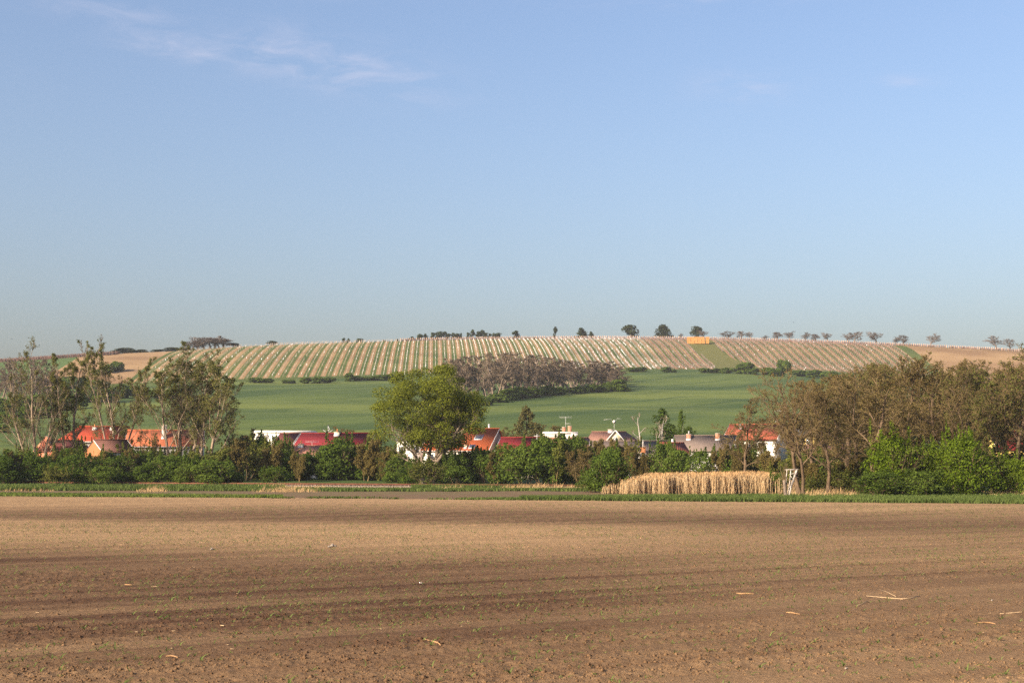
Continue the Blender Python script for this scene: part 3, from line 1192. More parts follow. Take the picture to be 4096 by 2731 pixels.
# --- kinds
for k in range(5):
    make_bush('bush_dark%d' % k, 100 + k, 2.6, 4.2, 'leaf_dark', K=32, m=190, size=0.125, base=0.06, spikes=(0, 5, 9, 3, 7)[k])
for k in range(4):
    make_bush('bush_mid%d' % k, 120 + k, 2.5, 4.2, 'leaf_mid', K=28, m=190, size=0.125, base=0.08, spikes=(4, 10, 2, 7)[k])
for k in range(3):
    make_bush('bush_olive%d' % k, 140 + k, 2.2, 4.0, 'leaf_olive', K=18, m=70, size=0.14, base=0.1, spikes=6)
for k in range(2):
    make_bush('bush_far%d' % k, 150 + k, 3.2, 4.0, 'leaf_dark', K=16, m=60, size=0.42)
for k in range(3):
    make_bush('maple%d' % k, 160 + k, 3.4, 7.0, 'leaf_bright', K=40, m=280, size=0.125, bark='bark_brown', base=0.05, spikes=14)
for k in range(2):
    make_bush('blossom_bush%d' % k, 170 + k, 2.2, 4.0, 'leaf_mid', K=20, m=70, size=0.14, base=0.1, spikes=5)
    rng_ = np.random.default_rng(500 + k)
    Pb, Nb = lobe_points(rng_, 20, 2.25, 2.1, 4.15, 26, 0.15)
    LIB['blossom_bush%d' % k].append(('blossom', foliage('blossom', Pb, Nb, 0.085 * (0.6 + 0.8 * rng_.random(len(Pb))), rng_, M_('blossom'))))
for k in range(5):
    make_bare('locust%d' % k, 200 + k, 14.0, 'bark_brown', 'twig_brown', trunks=1 + k % 2, spreadf=1.05, bud='leaf_greenbud' if k in (1, 3) else 'leaf_bud', budn=2,
              budsize=0.065, dens=1.12, t0=0.24, twr=0.025, r0=0.20)
make_bare('leaning_locust', 231, 14.0, 'bark_brown', 'twig_brown', trunks=3, spreadf=1.15, bud='leaf_bud', budn=1, budsize=0.06, dens=0.95, t0=0.36, twr=0.021, lean=(-0.17, 0), r0=0.27)
for k in range(5):
    make_bare('grove%d' % k, 240 + k, 15.0, 'bark_grey', 'twig_mauve', trunks=1 + k % 2, spreadf=0.58, dens=1.0, t0=0.22, twr=0.044, r0=0.19)
for k in range(3):
    make_bare('crest_bare%d' % k, 260 + k, 8.0, 'twig_grey', 'twig_grey', trunks=1, spreadf=1.35, dens=1.0, t0=0.22, twr=0.036, r0=0.24)
make_bare('bare_shrub', 271, 6.0, 'twig_brown', 'twig_brown', trunks=3, spreadf=0.9, dens=0.95, t0=0.12, twr=0.016, bud='leaf_bud', budn=2, budsize=0.05, r0=0.11)
for k in range(2):
    make_bare('hedge_shrub%d' % k, 275 + k, 5.0, 'twig_brown', 'twig_brown', trunks=4, spreadf=0.8, dens=0.9, t0=0.15, twr=0.013, bud='leaf_greenbud' if k else 'leaf_bud', budn=5, budsize=0.075, r0=0.08, budjit=0.1)
make_bare('pale_snag', 273, 8.0, 'bark_birch', 'bark_pale', trunks=3, spreadf=0.7, dens=0.5, t0=0.4, twr=0.014, r0=0.13)
make_poplar('poplar_bare', 301, 22.0, 'leaf_poplar', 2, trunks=3, spreadf=0.85, t0=0.10, keepf=0.5)
make_poplar('poplar_tuft', 302, 22.0, 'leaf_poplar', 5, trunks=2, spreadf=0.72, t0=0.14, keepf=0.6)
make_poplar('poplar_multi', 303, 22.0, 'leaf_poplar', 4, trunks=3, spreadf=0.85, t0=0.14, keepf=0.6)
make_poplar('poplar_wide', 304, 22.0, 'leaf_poplar', 6, trunks=3, spreadf=1.25, t0=0.14, keepf=0.7)
make_poplar('poplar_lean', 305, 18.0, 'leaf_poplar', 5, trunks=2, spreadf=1.05, t0=0.14, keepf=0.75)
make_round('birch', 306, 9.0, 1.9, 'leaf_dark', 0.06, K=34, m=70, size=0.13, bark='bark_birch', rl=(0.16, 0.34))
make_willow('willow', 77)
make_conifer('spruce', 320, 8.5, 3.5, 'needle_warm', size=0.16, dens=18)
make_conifer('far_conifer', 321, 8.0, 2.6, 'needle', size=0.4, dens=4)
for k in range(4):
    make_round('far_pine%d' % k, 330 + k, 7.0, 2.7, 'needle', 0.2, K=12, m=46, size=0.42, rl=(0.24, 0.44))
for k in range(2):
    make_round('far_round%d' % k, 340 + k, 8.0, 3.0, 'leaf_far', 0.0, K=26, m=46, size=0.36)
make_round('far_column', 345, 9.0, 1.5, 'leaf_far', 0.08, K=16, m=46, size=0.34)
for k in range(2):
    make_bush('undergrowth%d' % k, 180 + k, 3.2, 4.4, 'leaf_mid', K=18, m=70, size=0.40)

# ------------------------------------------------------------------ plants: where they stand
rng = np.random.default_rng(11)
HOUSE_MARKS = [(28, 'at the left edge below the pale bare poplar'), (58, 'below the salmon gable'), (93, 'below the bare brick gable'),
               (140, 'below the long orange barn roof'), (185, 'at the foot of the spreading poplar'), (240, 'right of the spreading poplar'),
               (300, 'below the low tiled roof with white chimney'), (345, 'below the crimson roof'), (400, 'beside the big leafy tree'),
               (460, 'below the orange roof with skylights'), (520, 'below the crimson ribbed roof'), (565, 'below the flat white house'),
               (612, 'below the house with the cream gable'), (655, 'behind the left of the reed bed'), (705, 'behind the middle of the reed bed'),
               (755, 'behind the right end of the reed bed'), (830, 'right of the hunting stand'), (900, 'under the brown grove'),
               (985, 'at the right edge below the grove')]


def stand(px, ybase=None, Y=None):
    if Y is None:
        p = at(px, ybase, -EYE / float(slope(ybase)))
        p[2] = float(ground(p[0], p[1]))
        return p
    x = (px - 512) / F * Y / (cos(TH) - (341 - 470) / F * sin(TH))
    return np.array([x, Y, float(ground(x, Y))])


def height_to(pos, px, ytop):
    return at(px, ytop, pos[1])[2] - pos[2]


# front hedge: (px, depth, top row, half width px, kind)
hedge = [
    (6, 222, 459, 15, 'dark'), (24, 232, 452, 17, 'mid'), (42, 226, 456, 15, 'dark'), (60, 236, 449, 16, 'olive'), (73, 218, 455, 18, 'dark'), (55, 214, 468, 12, 'olive'),
    (90, 222, 463, 13, 'dark'), (104, 216, 467, 13, 'mid'), (118, 228, 456, 16, 'dark'), (136, 234, 453, 17, 'dark'), (148, 219, 467, 14, 'dark'),
    (163, 226, 459, 15, 'mid'), (177, 220, 456, 17, 'dark'), (197, 217, 461, 17, 'mid'), (213, 215, 461, 17, 'mid'), (229, 222, 466, 13, 'dark'),
    (68, 241, 448, 13, 'mid'), (82, 246, 442, 11, 'olive'), (107, 236, 453, 13, 'mid'), (124, 238, 446, 12, 'olive'), (141, 241, 450, 14, 'mid'), (153, 239, 443, 11, 'olive'), (172, 240, 449, 13, 'olive'), (194, 238, 447, 14, 'olive'), (217, 240, 447, 14, 'olive'), (232, 242, 442, 13, 'olive'), (24, 240, 447, 12, 'olive'),
    (246, 236, 442, 17, 'olive'), (264, 240, 442, 17, 'olive'), (279, 242, 437, 11, 'dark'), (262, 246, 437, 14, 'mid'), (285, 246, 439, 11, 'olive'), (251, 246, 438, 12, 'olive'), (276, 234, 455, 16, 'mid'), (290, 236, 457, 17, 'dark'), (273, 218, 468, 13, 'mid'),
    (305, 238, 459, 14, 'mid'), (322, 240, 455, 16, 'mid'), (340, 238, 438, 20, 'dark'), (358, 240, 444, 19, 'dark'), (372, 238, 452, 17, 'dark'),
    (385, 240, 460, 15, 'mid'), (398, 230, 456, 15, 'mid'), (410, 218, 462, 11, 'dark'), (440, 228, 455, 15, 'dark'), (456, 222, 456, 16, 'mid'), (470, 228, 453, 17, 'dark'), (448, 236, 452, 12, 'olive'), (478, 232, 451, 13, 'olive'),
    (487, 224, 449, 18, 'mid'), (506, 222, 447, 20, 'dark'), (524, 218, 445, 20, 'mid'), (543, 218, 438, 19, 'mid'), (560, 220, 440, 19, 'dark'),
    (575, 224, 437, 17, 'mid'), (592, 226, 446, 16, 'olive'), (608, 175, 453, 19, 'dark'), (592, 182, 470, 12, 'dark'), (612, 205, 449, 14, 'mid'), (630, 222, 443, 15, 'olive'),
    (648, 224, 458, 15, 'mid'), (664, 222, 441, 15, 'mid'), (676, 214, 452, 16, 'mid'), (700, 228, 452, 14, 'mid'), (724, 228, 449, 17, 'dark'), (742, 222, 450, 17, 'mid'), (760, 220, 449, 17, 'olive'), (752, 234, 444, 14, 'olive'),
    (772, 182, 464, 14, 'olive'), (795, 200, 452, 18, 'olive'), (818, 200, 448, 20, 'mid'), (842, 198, 450, 20, 'olive'), (864, 190, 452, 18, 'mid'), (812, 168, 474, 12, 'olive'), (832, 172, 466, 13, 'olive'), (850, 170, 470, 13, 'olive'), (778, 172, 474, 9, 'mid'), (862, 162, 478, 10, 'olive'), (955, 188, 446, 20, 'olive'), (905, 192, 444, 18, 'olive'), (985, 186, 448, 18, 'olive'),
    (935, 190, 455, 18, 'mid'), (1012, 188, 452, 18, 'mid'), (1040, 186, 448, 20, 'mid'), (-14, 226, 456, 18, 'mid'), (-44, 228, 456, 18, 'dark'), (-74, 230, 455, 18, 'mid'), (1068, 184, 450, 20, 'mid'), (1098, 186, 450, 20, 'dark'), (1128, 188, 450, 20, 'mid')]
looks = {'dark': 'dark green rounded bush', 'mid': 'mid green leafy bush', 'olive': 'yellowish half-leafed bush'}
ks = {'dark': 5, 'mid': 4, 'olive': 3}
labs = label_by_landmark([(h[0], looks[h[4]]) for h in hedge], HOUSE_MARKS)
for n_, (px, Y, yt, hw, kd) in enumerate(hedge):
    pos = stand(px, Y=Y)
    plant('bush_%s%d' % (kd, n_ % ks[kd]), 'bush', pos, px, yt - 3 - 4 * rng.random() + 2 * rng.random(), hw * (1.0 + 0.22 * rng.random()), labs[n_], 'bush', 'bushes along the railway')

# bare and budding shrubs poking out of the hedge
bs = [(16, 230, 450, 10), (48, 230, 452, 9), (98, 228, 452, 10), (130, 230, 449, 10), (168, 226, 452, 10), (205, 228, 449, 12), (236, 230, 440, 14), (270, 232, 443, 12), (300, 230, 452, 9), (366, 234, 438, 12), (384, 232, 448, 10),
      (462, 224, 452, 9), (496, 220, 447, 10), (555, 216, 436, 11), (600, 222, 440, 12), (624, 220, 440, 11), (640, 216, 448, 9), (718, 222, 446, 10), (738, 216, 446, 11), (770, 190, 452, 13), (808, 172, 458, 13), (846, 172, 456, 13)]
bl_ = label_by_landmark([(b_[0], 'budding brown twiggy shrub') for b_ in bs], HOUSE_MARKS)
for (px, Y, yt, hw), lb_ in zip(bs, bl_):
    plant('hedge_shrub%d' % (px % 2), 'shrub', stand(px, Y=Y), px, yt, hw, lb_, 'shrub', 'budding shrubs in the hedge')

# blossoming bushes
for px, Y, yt, hw, lab in ((612, 228, 447, 13, 'white blossoming bush below the house with the cream gable'),
                           (690, 224, 452, 10, 'tall white blossoming bush behind the reed bed'),
                           (702, 205, 455, 17, 'broad pale green bush dotted with blossom behind the reeds'),
                           (57, 236, 447, 6, 'small white blossoming shrub beside the salmon gable'),
                           (213, 233, 454, 6, 'small white flowering shrub under the leaning poplar')):
    pos = stand(px, Y=Y)
    plant('blossom_bush%d' % (int(px) % 2), 'blossoming_bush', pos, px, yt, hw * 1.05, lab, 'bush', 'blossoming bushes')

# low bushes hugging the tree feet
for px, Y, yt, hw, key, lab in ((425, 208, 454, 17, 'bush_olive0', 'pale leafy shrub growing round the foot of the big leafy tree'),
                                (394, 232, 446, 18, 'bush_olive1', 'loose pale green shrub left of the big leafy tree'),
                                (372, 244, 430, 20, 'bush_olive2', 'tall yellow-green budding shrub in front of the crimson roof'),):
    pos = stand(px, Y=Y)
    plant(key, 'shrub', pos, px, yt, hw, lab, 'shrub')

# poplars on the left
for key, px, Y, yt, hw, lab, tilt in (
        ('poplar_bare', 36, 245, 341, 29, 'tall nearly leafless poplar with pale limbs, leftmost of the poplars', None),
        ('poplar_tuft', 73, 248, 341, 25, 'slender poplar with a leafy tuft on top, left of the brick gable', None),
        ('poplar_multi', 114, 244, 339, 31, 'forked poplar with pale trunks in front of the big red roof', None),
        ('poplar_wide', 180, 244, 344, 45, 'spreading half-leafed poplar in front of the long orange roof', None),
        ('poplar_lean', 207, 240, 363, 27, 'leaning poplar with pale stems right of the spreading poplar', (0.17, 0.0))):
    pos = stand(px, Y=Y)
    plant(key, 'poplar_tree', pos, px, yt, hw, lab, 'tree', 'poplars on the left', rz={'poplar_bare': 0.4, 'poplar_lean': 0.0}.get(key, 1.0), tilt=tilt)

# the big tree
pos = stand(424, Y=222)
plant('willow', 'leafy_tree', pos, 428, 366, 53, 'big spreading tree in fresh yellow-green leaf in the middle of the hedge', 'tree', rz=0.0)

# spruce, birches, pale snag, bare shrub
pos = stand(526, Y=285)
plant('spruce', 'conifer', pos, 526, 406, 15, 'dark bushy conifer beside the flat white house', 'tree', rz=0.3)
for px, yt, lab, hw in ((662, 408, 'tall birch with drooping leaves behind the long grey roof', 11), (682, 409, 'narrow thin birch right of the tall drooping birch', 5),
                        (672, 424, 'short leafy birch between the two taller birches', 9), (690, 426, 'low bushy birch at the left end of the grey roof with chimneys', 9)):
    pos = stand(px, Y=285)
    plant('birch', 'birch_tree', pos, px, yt, hw, lab, 'tree', 'birches behind the roofs')
pos = stand(645, Y=280)
plant('pale_snag', 'dead_birch', pos, 645, 412, 14, 'leafless pale birch with few crooked limbs left of the leafy birches', 'tree', rz=0.5)
pos = stand(581, Y=203)
plant('bare_shrub', 'bare_tree', pos, 581, 446, 18, 'small leafless orange-brown tree in front of the green hedge', 'tree', rz=0.5)
for px, Y, yt, hw, lab in ((256, 246, 428, 14, 'thin bare sapling right of the leaning poplar'), (238, 250, 430, 14, 'brown budding sapling behind the leaning poplar'),
                           (150, 240, 432, 10, 'thin pale sapling in front of the long orange roof'), (345, 300, 426, 12, 'bare twiggy bush behind the crimson roof'),
                           (550, 305, 422, 16, 'bare twiggy bush right of the conifer'), (508, 305, 427, 12, 'low bare bush left of the conifer'), (736, 290, 424, 8, 'thin bare sapling left of the red-roofed white house'),
                           (765, 290, 416, 16, 'leafy bare-stemmed tree behind the red-roofed white house'),
                           (746, 236, 427, 15, 'half-leafed brown tree before the left of the red-roofed white house'), (768, 232, 436, 14, 'budding brown tree before the right of the red-roofed white house')):
    pos = stand(px, Y=Y)
    plant('bare_shrub', 'sapling', pos, px, yt, hw, lab, 'tree')

# right grove of leafless trees: (px, depth, top)
grove_r = [(745, 205, 398), (800, 158, 368), (828, 166, 382), (842, 200, 372), (854, 172, 366), (872, 160, 368), (884, 190, 362), (902, 175, 358), (918, 196, 357), (934, 172, 362), (955, 185, 364),
           (975, 168, 366), (996, 190, 366), (1014, 176, 352), (1036, 180, 356), (1060, 178, 362), (866, 214, 372), (945, 214, 362), (985, 214, 366), (1025, 210, 366), (822, 215, 376), (890, 218, 366), (925, 222, 366), (965, 216, 366), (1005, 220, 364), (848, 184, 374), (878, 204, 366), (912, 206, 362), (952, 206, 366), (812, 182, 380), (1085, 182, 358), (1110, 190, 362), (1140, 184, 360)]
marks = [(800, 'behind the hunting stand'), (850, 'right of the hunting stand'), (905, 'above the tall light green maple'), (965, 'above the broad light green maple'),
         (1030, 'at the right edge')]
gl = label_by_landmark([(g[0], 'leafless brown twiggy tree') for g in grove_r], marks)
for n_, (px, Y, yt) in enumerate(grove_r):
    if px == 800:
        pos = stand(803, Y=Y)
        plant('leaning_locust', 'bare_tree', pos, 790, yt, None, 'stout leafless tree with forked trunk leaning over the hunting stand', 'tree', 'leafless trees of the right grove', rz=0.0)
        continue
    pos = stand(px, Y=Y)
    plant('locust%d' % (n_ % 5), 'bare_tree', pos, px, yt, 38 if px > 760 else 24, gl[n_], 'tree', 'leafless trees of the right grove')

# light green maples on the right
for n_, (px, Y, yt, hw, lab) in enumerate(((893, 158, 424, 22, 'tall light green maple, tallest of the bright shrubs before the grove'),
                                           (930, 160, 438, 18, 'light green maple between the tall and the broad one'),
                                           (965, 157, 429, 27, 'broad light green maple right of the tall one'),
                                           (1012, 160, 452, 20, 'low light green maple at the right edge'),
                                           (880, 154, 470, 20, 'low dark green bush at the foot of the tall maple'),
                                           (925, 153, 468, 22, 'low green bush between the two tall maples'))):
    pos = stand(px, Y=Y)
    key = 'maple%d' % (n_ % 3) if n_ < 4 else 'bush_mid%d' % (n_ % 4)
    plant(key, 'maple_tree' if n_ < 4 else 'bush', pos, px, yt, hw * 1.1, lab, 'tree' if n_ < 4 else 'bush', 'bright shrubs before the right grove')

# grove in the middle of the wheat
gm = []
for k in range(62):
    px = 450 + 174 * (k + 0.5 * rng.random()) / 62
    yb = np.interp(px, [450, 470, 520, 560, 625], [402, 404, 399, 394, 390]) - 11 * rng.random() ** 1.2
    yt = np.interp(px, [445, 470, 510, 560, 600, 628], [360, 355, 352, 357, 361, 370]) + 5 * rng.random() - 1
    gm.append((px, yb, yt))
gmarks = [(470, 'at the left end of the hillside grove'), (505, 'left of the middle of the hillside grove'), (540, 'in the middle of the hillside grove'), (575, 'right of the middle of the hillside grove'),
          (612, 'at the right end of the hillside grove')]
gl = label_by_landmark([(g[0], 'leafless pale-trunked tree') for g in gm], gmarks)
for n_, (px, yb, yt) in enumerate(gm):
    pos = ground_at(px, yb)
    plant('grove%d' % (n_ % 5), 'bare_tree', pos, px, yt, 9 + 4 * rng.random(), gl[n_], 'tree', 'leafless trees of the hillside grove')
ug = [(468, 404, 394, 9), (483, 405, 395, 10), (497, 402, 393, 9), (510, 400, 388, 9), (520, 398, 387, 10), (533, 397, 387, 10), (548, 395, 386, 10), (560, 394, 387, 8), (578, 393, 386, 8), (595, 392, 384, 9),
      (608, 391, 383, 8), (618, 391, 379, 8), (626, 391, 387, 4)]
gl = label_by_landmark([(g[0], 'low green bush') for g in ug], gmarks)
for n_, (px, yb, yt, hw) in enumerate(ug):
    pos = ground_at(px, yb)
    plant('undergrowth%d' % (n_ % 2), 'bush', pos, px, yt, hw, gl[n_], 'bush', 'bushes under the hillside grove')

# hedge between wheat and vineyard
hv = [(255, 382.5, 377, 7), (267, 382.5, 378, 6), (288, 383, 379, 6), (306, 383, 377, 6), (318, 383, 376.5, 6), (329, 382.5, 377, 6), (349, 381, 372.5, 4.5), (356, 380.5, 375.5, 6), (366, 380, 376, 7), (376, 380, 375.5, 7),
      (388, 380, 374, 9), (632, 371.5, 367, 6), (641, 371.5, 366.5, 6), (666, 372, 366.5, 5), (673, 372, 369, 4), (704, 372.5, 367.5, 6), (716, 372.5, 368, 6), (728, 373, 367.5, 7), (746, 373.5, 362, 8), (754, 374, 368, 6),
      (768, 374.5, 367, 7), (783, 374, 360, 7), (778, 376, 369, 7), (800, 376, 370, 7), (815, 377.5, 369.5, 7), (830, 379, 371, 8), (848, 380, 373, 8)]
vm = [(262, 'right of the leaning poplar'), (318, 'left of the big leafy tree'), (378, 'behind the crown of the big leafy tree'), (645, 'right of the hillside grove'), (718, 'below the straw bales'), (750, 'in the hedge right of the bales'),
      (783, 'above the white house'), (830, 'behind the left of the brown grove')]
gl = label_by_landmark([(g[0], 'dark hedge bush') for g in hv], vm)
for n_, (px, yb, yt, hw) in enumerate(hv):
    pos = ground_at(px, yb)
    plant('bush_far%d' % (n_ % 2), 'hedge_bush', pos, px, yt, hw, gl[n_], 'bush', 'hedge bushes under the vineyard')

# crest trees
crest = [('far_pine', 388, 343, 2.2), ('far_pine', 396, 343.5, 2), ('far_pine', 418, 334.5, 2), ('far_pine', 412, 336, 2), ('far_pine', 409, 337.5, 1.6), ('far_pine', 419.5, 333.5, 1.8), ('far_pine', 425.2, 333.2, 1.9),
         ('far_pine', 433, 332, 3.2), ('far_pine', 437, 331.4, 2.6), ('far_pine', 440.5, 331, 2.2), ('far_pine', 445.5, 331, 2.6), ('far_pine', 449, 333, 2.2), ('far_pine', 453, 332.2, 2.2), ('far_pine', 457.3, 333, 2.4), ('far_pine', 460.6, 332.6, 1.6),
         ('far_pine', 468, 332, 2), ('far_pine', 472.5, 329, 2.8), ('far_pine', 478.5, 331, 2.4), ('far_pine', 483, 329.6, 3.4), ('far_pine', 490, 333, 2), ('far_pine', 493.5, 332.5, 2), ('far_pine', 498.5, 332.6, 3),
         ('far_pine', 516, 330.4, 3.6), ('far_pine', 343, 337.5, 2), ('far_pine', 348, 338, 2.4), ('far_pine', 359, 338, 2.6), ('far_pine', 384, 339.5, 2), ('far_pine', 396.5, 338.5, 2),
         ('far_column', 555.5, 326.3, 2.6), ('far_conifer', 582, 327.4, 5.2), ('far_conifer', 591.5, 331, 2.6), ('far_round', 631, 324.6, 7.2), ('far_round', 664, 324.2, 7.2), ('far_round', 697, 325.6, 5)]
cm = [(350, 'left of the pine row'), (420, 'at the left end of the pine row'), (448, 'in the dense pine clump'), (478, 'right of the dense pine clump'), (495, 'in the second pine clump'), (516, 'standing apart right of the pine clumps'),
      (555, 'above the vineyard'), (585, 'right of the columnar tree'), (631, 'left of the straw bales'), (664, 'just left of the straw bales'), (697, 'behind the straw bales')]
lk = {'far_pine': 'dark pine on the crest', 'far_column': 'narrow columnar tree on the crest', 'far_conifer': 'ragged conifer on the crest', 'far_round': 'bushy dark tree on the crest'}
gl = label_by_landmark([(c[1], lk[c[0]]) for c in crest], cm)
nk = {'far_pine': 4, 'far_round': 2}
nom = {'far_pine': (7.0, 2.7), 'far_column': (9.0, 1.5), 'far_conifer': (8.2, 2.6), 'far_round': (8.0, 3.0)}


def crest_stand(px, back=14):
    d = float(D2(px)) + back
    x = (px - 512) / F * d
    return np.array([x, d, float(ground(x, d))])


for n_, (kd, px, yt, hw) in enumerate(crest):
    pos = crest_stand(px, 6 if px > 400 else 30)
    key = kd + (str(n_ % nk[kd]) if kd in nk else '')
    plant(key, kd.replace('far_', 'crest_').replace('round', 'broadleaf').replace('column', 'poplar'), pos, px, yt, hw, gl[n_], 'tree', 'trees on the hill crest')
cb = [(705, 330), (729, 331), (742, 330.5), (752, 331), (765, 335), (778, 331.5), (790, 330.5), (806, 332), (816, 333.5), (829, 332), (849, 332), (856, 331.5), (878, 331), (897, 337), (905, 335), (932, 333.5), (998, 335), (1012, 338.5), (1032, 340), (681, 333)]
CBW = {729: 7.3, 742: 4.2, 752: 4, 790: 6, 878: 8, 932: 7, 998: 7.2, 765: 3.5, 897: 3.5, 816: 5, 829: 5.2, 806: 4.6, 681: 2.5, 705: 5, 1012: 4.4}
cm2 = [(690, 'right behind the straw bales'), (742, 'in the group right of the bales'), (795, 'above the right vineyard'), (825, 'left of the lone round bare tree'), (853, 'just left of the lone round bare tree'), (878, 'lone round crown above the path'),
       (901, 'right of the lone round bare tree'), (932, 'above the bare tan field'), (1005, 'at the right edge')]
gl = label_by_landmark([(c[0], 'leafless crest tree') for c in cb], cm2)
for n_, (px, yt) in enumerate(cb):
    pos = crest_stand(px, 0)
    plant('crest_bare%d' % (n_ % 3), 'bare_tree', pos, px, yt, CBW.get(px, 5.5), gl[n_], 'tree', 'leafless trees on the crest')

# left crest: thicket and shrubs
lc = [('far_round', 125, 347.5, 11), ('far_round', 114, 350, 5), ('far_round', 140, 349, 7), ('far_round', 157, 349, 7), ('far_round', 172, 347, 9), ('crest_bare', 192, 341, 9), ('crest_bare', 203, 336.5, 11), ('crest_bare', 214, 335, 11),
      ('crest_bare', 223, 339, 9), ('far_round', 233, 342.5, 6), ('crest_bare', 197, 340, 9), ('crest_bare', 209, 337, 9), ('crest_bare', 218, 337, 9), ('far_round', 271, 340.3, 4.5), ('far_round', 184, 347, 7)]
lm = [(114, 'left of the thicket, above the forked poplar'), (150, 'above the bare left slope'), (205, 'in the domed thicket at the left vineyard corner'), (233, 'at the right end of the domed thicket'), (271, 'alone above the left vineyard')]
gl = label_by_landmark([(c[1], 'leafless grey tree' if 'bare' in c[0] else 'dark leafy shrub') for c in lc], lm)
for n_, (kd, px, yt, hw) in enumerate(lc):
    pos = crest_stand(px, 5)
    key = kd + str(n_ % (3 if kd == 'crest_bare' else 2))
    plant(key, 'bare_tree' if 'bare' in kd else 'crest_shrub', pos, px, yt, hw, gl[n_], 'tree' if 'bare' in kd else 'shrub', 'trees on the left crest')

# left slope: bushes on the diagonal and a bare copse at the edge
ls = [(108, 372.5, 364, 6), (99, 374, 369, 6), (117, 371, 361, 6), (70, 384, 376, 8), (62, 389, 380, 8), (82, 388, 377, 9), (48, 396, 386, 10), (98, 391, 380, 10), (64, 399, 389, 10), (84, 402, 391, 11), (106, 402, 388, 12), (124, 398, 385, 12),
      (140, 397, 386, 11), (156, 398, 389, 9), (170, 398, 389, 9), (40, 406, 394, 11), (20, 408, 396, 11), (60, 410, 399, 10), (4, 412, 398, 11), (26, 418, 406, 10), (46, 417, 407, 9), (8, 424, 411, 10), (78, 408, 398, 8), (-8, 420, 408, 10), (20, 427, 418, 7), (2, 432, 424, 7)]
lsm = [(6, 'at the left edge'), (36, 'behind the bare pale poplar'), (72, 'behind the slender tufted poplar'), (112, 'behind the forked poplar'), (160, 'behind the spreading poplar')]
gl = label_by_landmark([(g[0], 'green hillside bush') for g in ls], lsm)
for n_, (px, yb, yt, hw) in enumerate(ls):
    pos = ground_at(px, yb)
    plant(('bush_far%d' if n_ % 2 else 'undergrowth%d') % (n_ % 4 // 2), 'hillside_bush', pos, px, yt, hw, gl[n_], 'bush', 'bushes on the left slope')
lb = [(2 + 4.6 * k + 2 * rng.random(), 398 + 9 * rng.random(), 358 + 4 * rng.random() - 0.02 * k) for k in range(-2, 12)]
gl = label_by_landmark([(g[0], 'leafless brown copse tree') for g in lb], [(5, 'at the left edge of the slope'), (35, 'behind the bare pale poplar')])
for n_, (px, yb, yt) in enumerate(lb):
    pos = ground_at(px, yb)
    plant('grove%d' % (n_ % 5), 'bare_tree', pos, px, yt, 8, gl[n_], 'tree', 'leafless copse on the left slope')

# ------------------------------------------------------------------ houses
def mat_roof(name, a, b, pitch=0.34, depth=0.05, streak=0.4):
    """tiles: courses across the slope, uneven burn from tile to tile"""
    t = NT(name)
    v = t.obj()
    s = t.n('ShaderNodeSeparateXYZ')
    t.L.new(v, s.inputs[0])
    n1 = t.noise(v, 0.9, 4, 0.6)
    n2 = t.noise(v, 5.0, 3, 0.7, stretch=(1, 1, 2.5))
    f = t.math('ADD', t.math('MULTIPLY', t.step(n1, 0.3, 0.7), 1 - streak), t.math('MULTIPLY', t.step(n2, 0.3, 0.7), streak))
    c = t.mix(f, a, b)
    saw = t.math('FRACT', t.math('DIVIDE', s.outputs[2], pitch * 0.62))
    cr = t.math('SINE', t.math('MULTIPLY', s.outputs[0], 2 * pi / 0.30))
    h = t.math('ADD', saw, t.math('MULTIPLY', cr, 0.25))
    return t.surf(c, 0.8, 0.15, t.bump(h, 0.9, depth))


def mat_brick(name, a, b, mortar=(0.34, 0.29, 0.24), sc=1.0):
    t = NT(name)
    v = t.obj()
    s = t.n('ShaderNodeSeparateXYZ')
    t.L.new(v, s.inputs[0])
    cb = t.n('ShaderNodeCombineXYZ')
    t.L.new(t.math('ADD', s.outputs[0], s.outputs[1]), cb.inputs[0])
    t.L.new(s.outputs[2], cb.inputs[1])
    br = t.n('ShaderNodeTexBrick')
    t.L.new(cb.outputs[0], br.inputs['Vector'])
    br.inputs['Color1'].default_value = a + (1,)
    br.inputs['Color2'].default_value = b + (1,)
    br.inputs['Mortar'].default_value = mortar + (1,)
    br.inputs['Scale'].default_value = sc
    br.inputs['Mortar Size'].default_value = 0.012
    br.inputs['Brick Width'].default_value = 0.30
    br.inputs['Row Height'].default_value = 0.085
    n = t.noise(v, 1.4, 5, 0.65)
    c = t.mix(t.math('MULTIPLY', t.step(n, 0.5, 0.78), 0.4), br.outputs[0], (0.36, 0.22, 0.14))
    return t.surf(c, 0.9, 0.1, t.bump(n, 0.2, 0.03))


MATS['tile_orange'] = mat_roof('tile_orange', (0.36, 0.080, 0.027), (0.44, 0.112, 0.040), 0.34, 0.03, 0.3)
MATS['tile_red'] = mat_roof('tile_red', (0.280, 0.042, 0.020), (0.37, 0.068, 0.031), 0.34, 0.03, 0.35)
MATS['tile_barn'] = mat_roof('tile_barn', (0.33, 0.095, 0.043), (0.44, 0.145, 0.070), 0.34, 0.03, 0.5)
MATS['sheet_crimson'] = mat_roof('sheet_crimson', (0.165, 0.018, 0.021), (0.200, 0.025, 0.028), 0.9, 0.015, 0.2)
MATS['tile_crimson'] = mat_roof('tile_crimson', (0.160, 0.016, 0.018), (0.225, 0.028, 0.028), 0.55, 0.07, 0.4)
MATS['tile_maroon'] = mat_roof('tile_maroon', (0.150, 0.046, 0.036), (0.185, 0.062, 0.048), 0.4, 0.03)
MATS['tile_ribbed'] = mat_roof('tile_ribbed', (0.205, 0.062, 0.040), (0.29, 0.098, 0.062), 0.62, 0.10, 0.4)
MATS['tile_pink'] = mat_roof('tile_pink', (0.32, 0.140, 0.090), (0.42, 0.205, 0.135), 0.4, 0.05, 0.5)
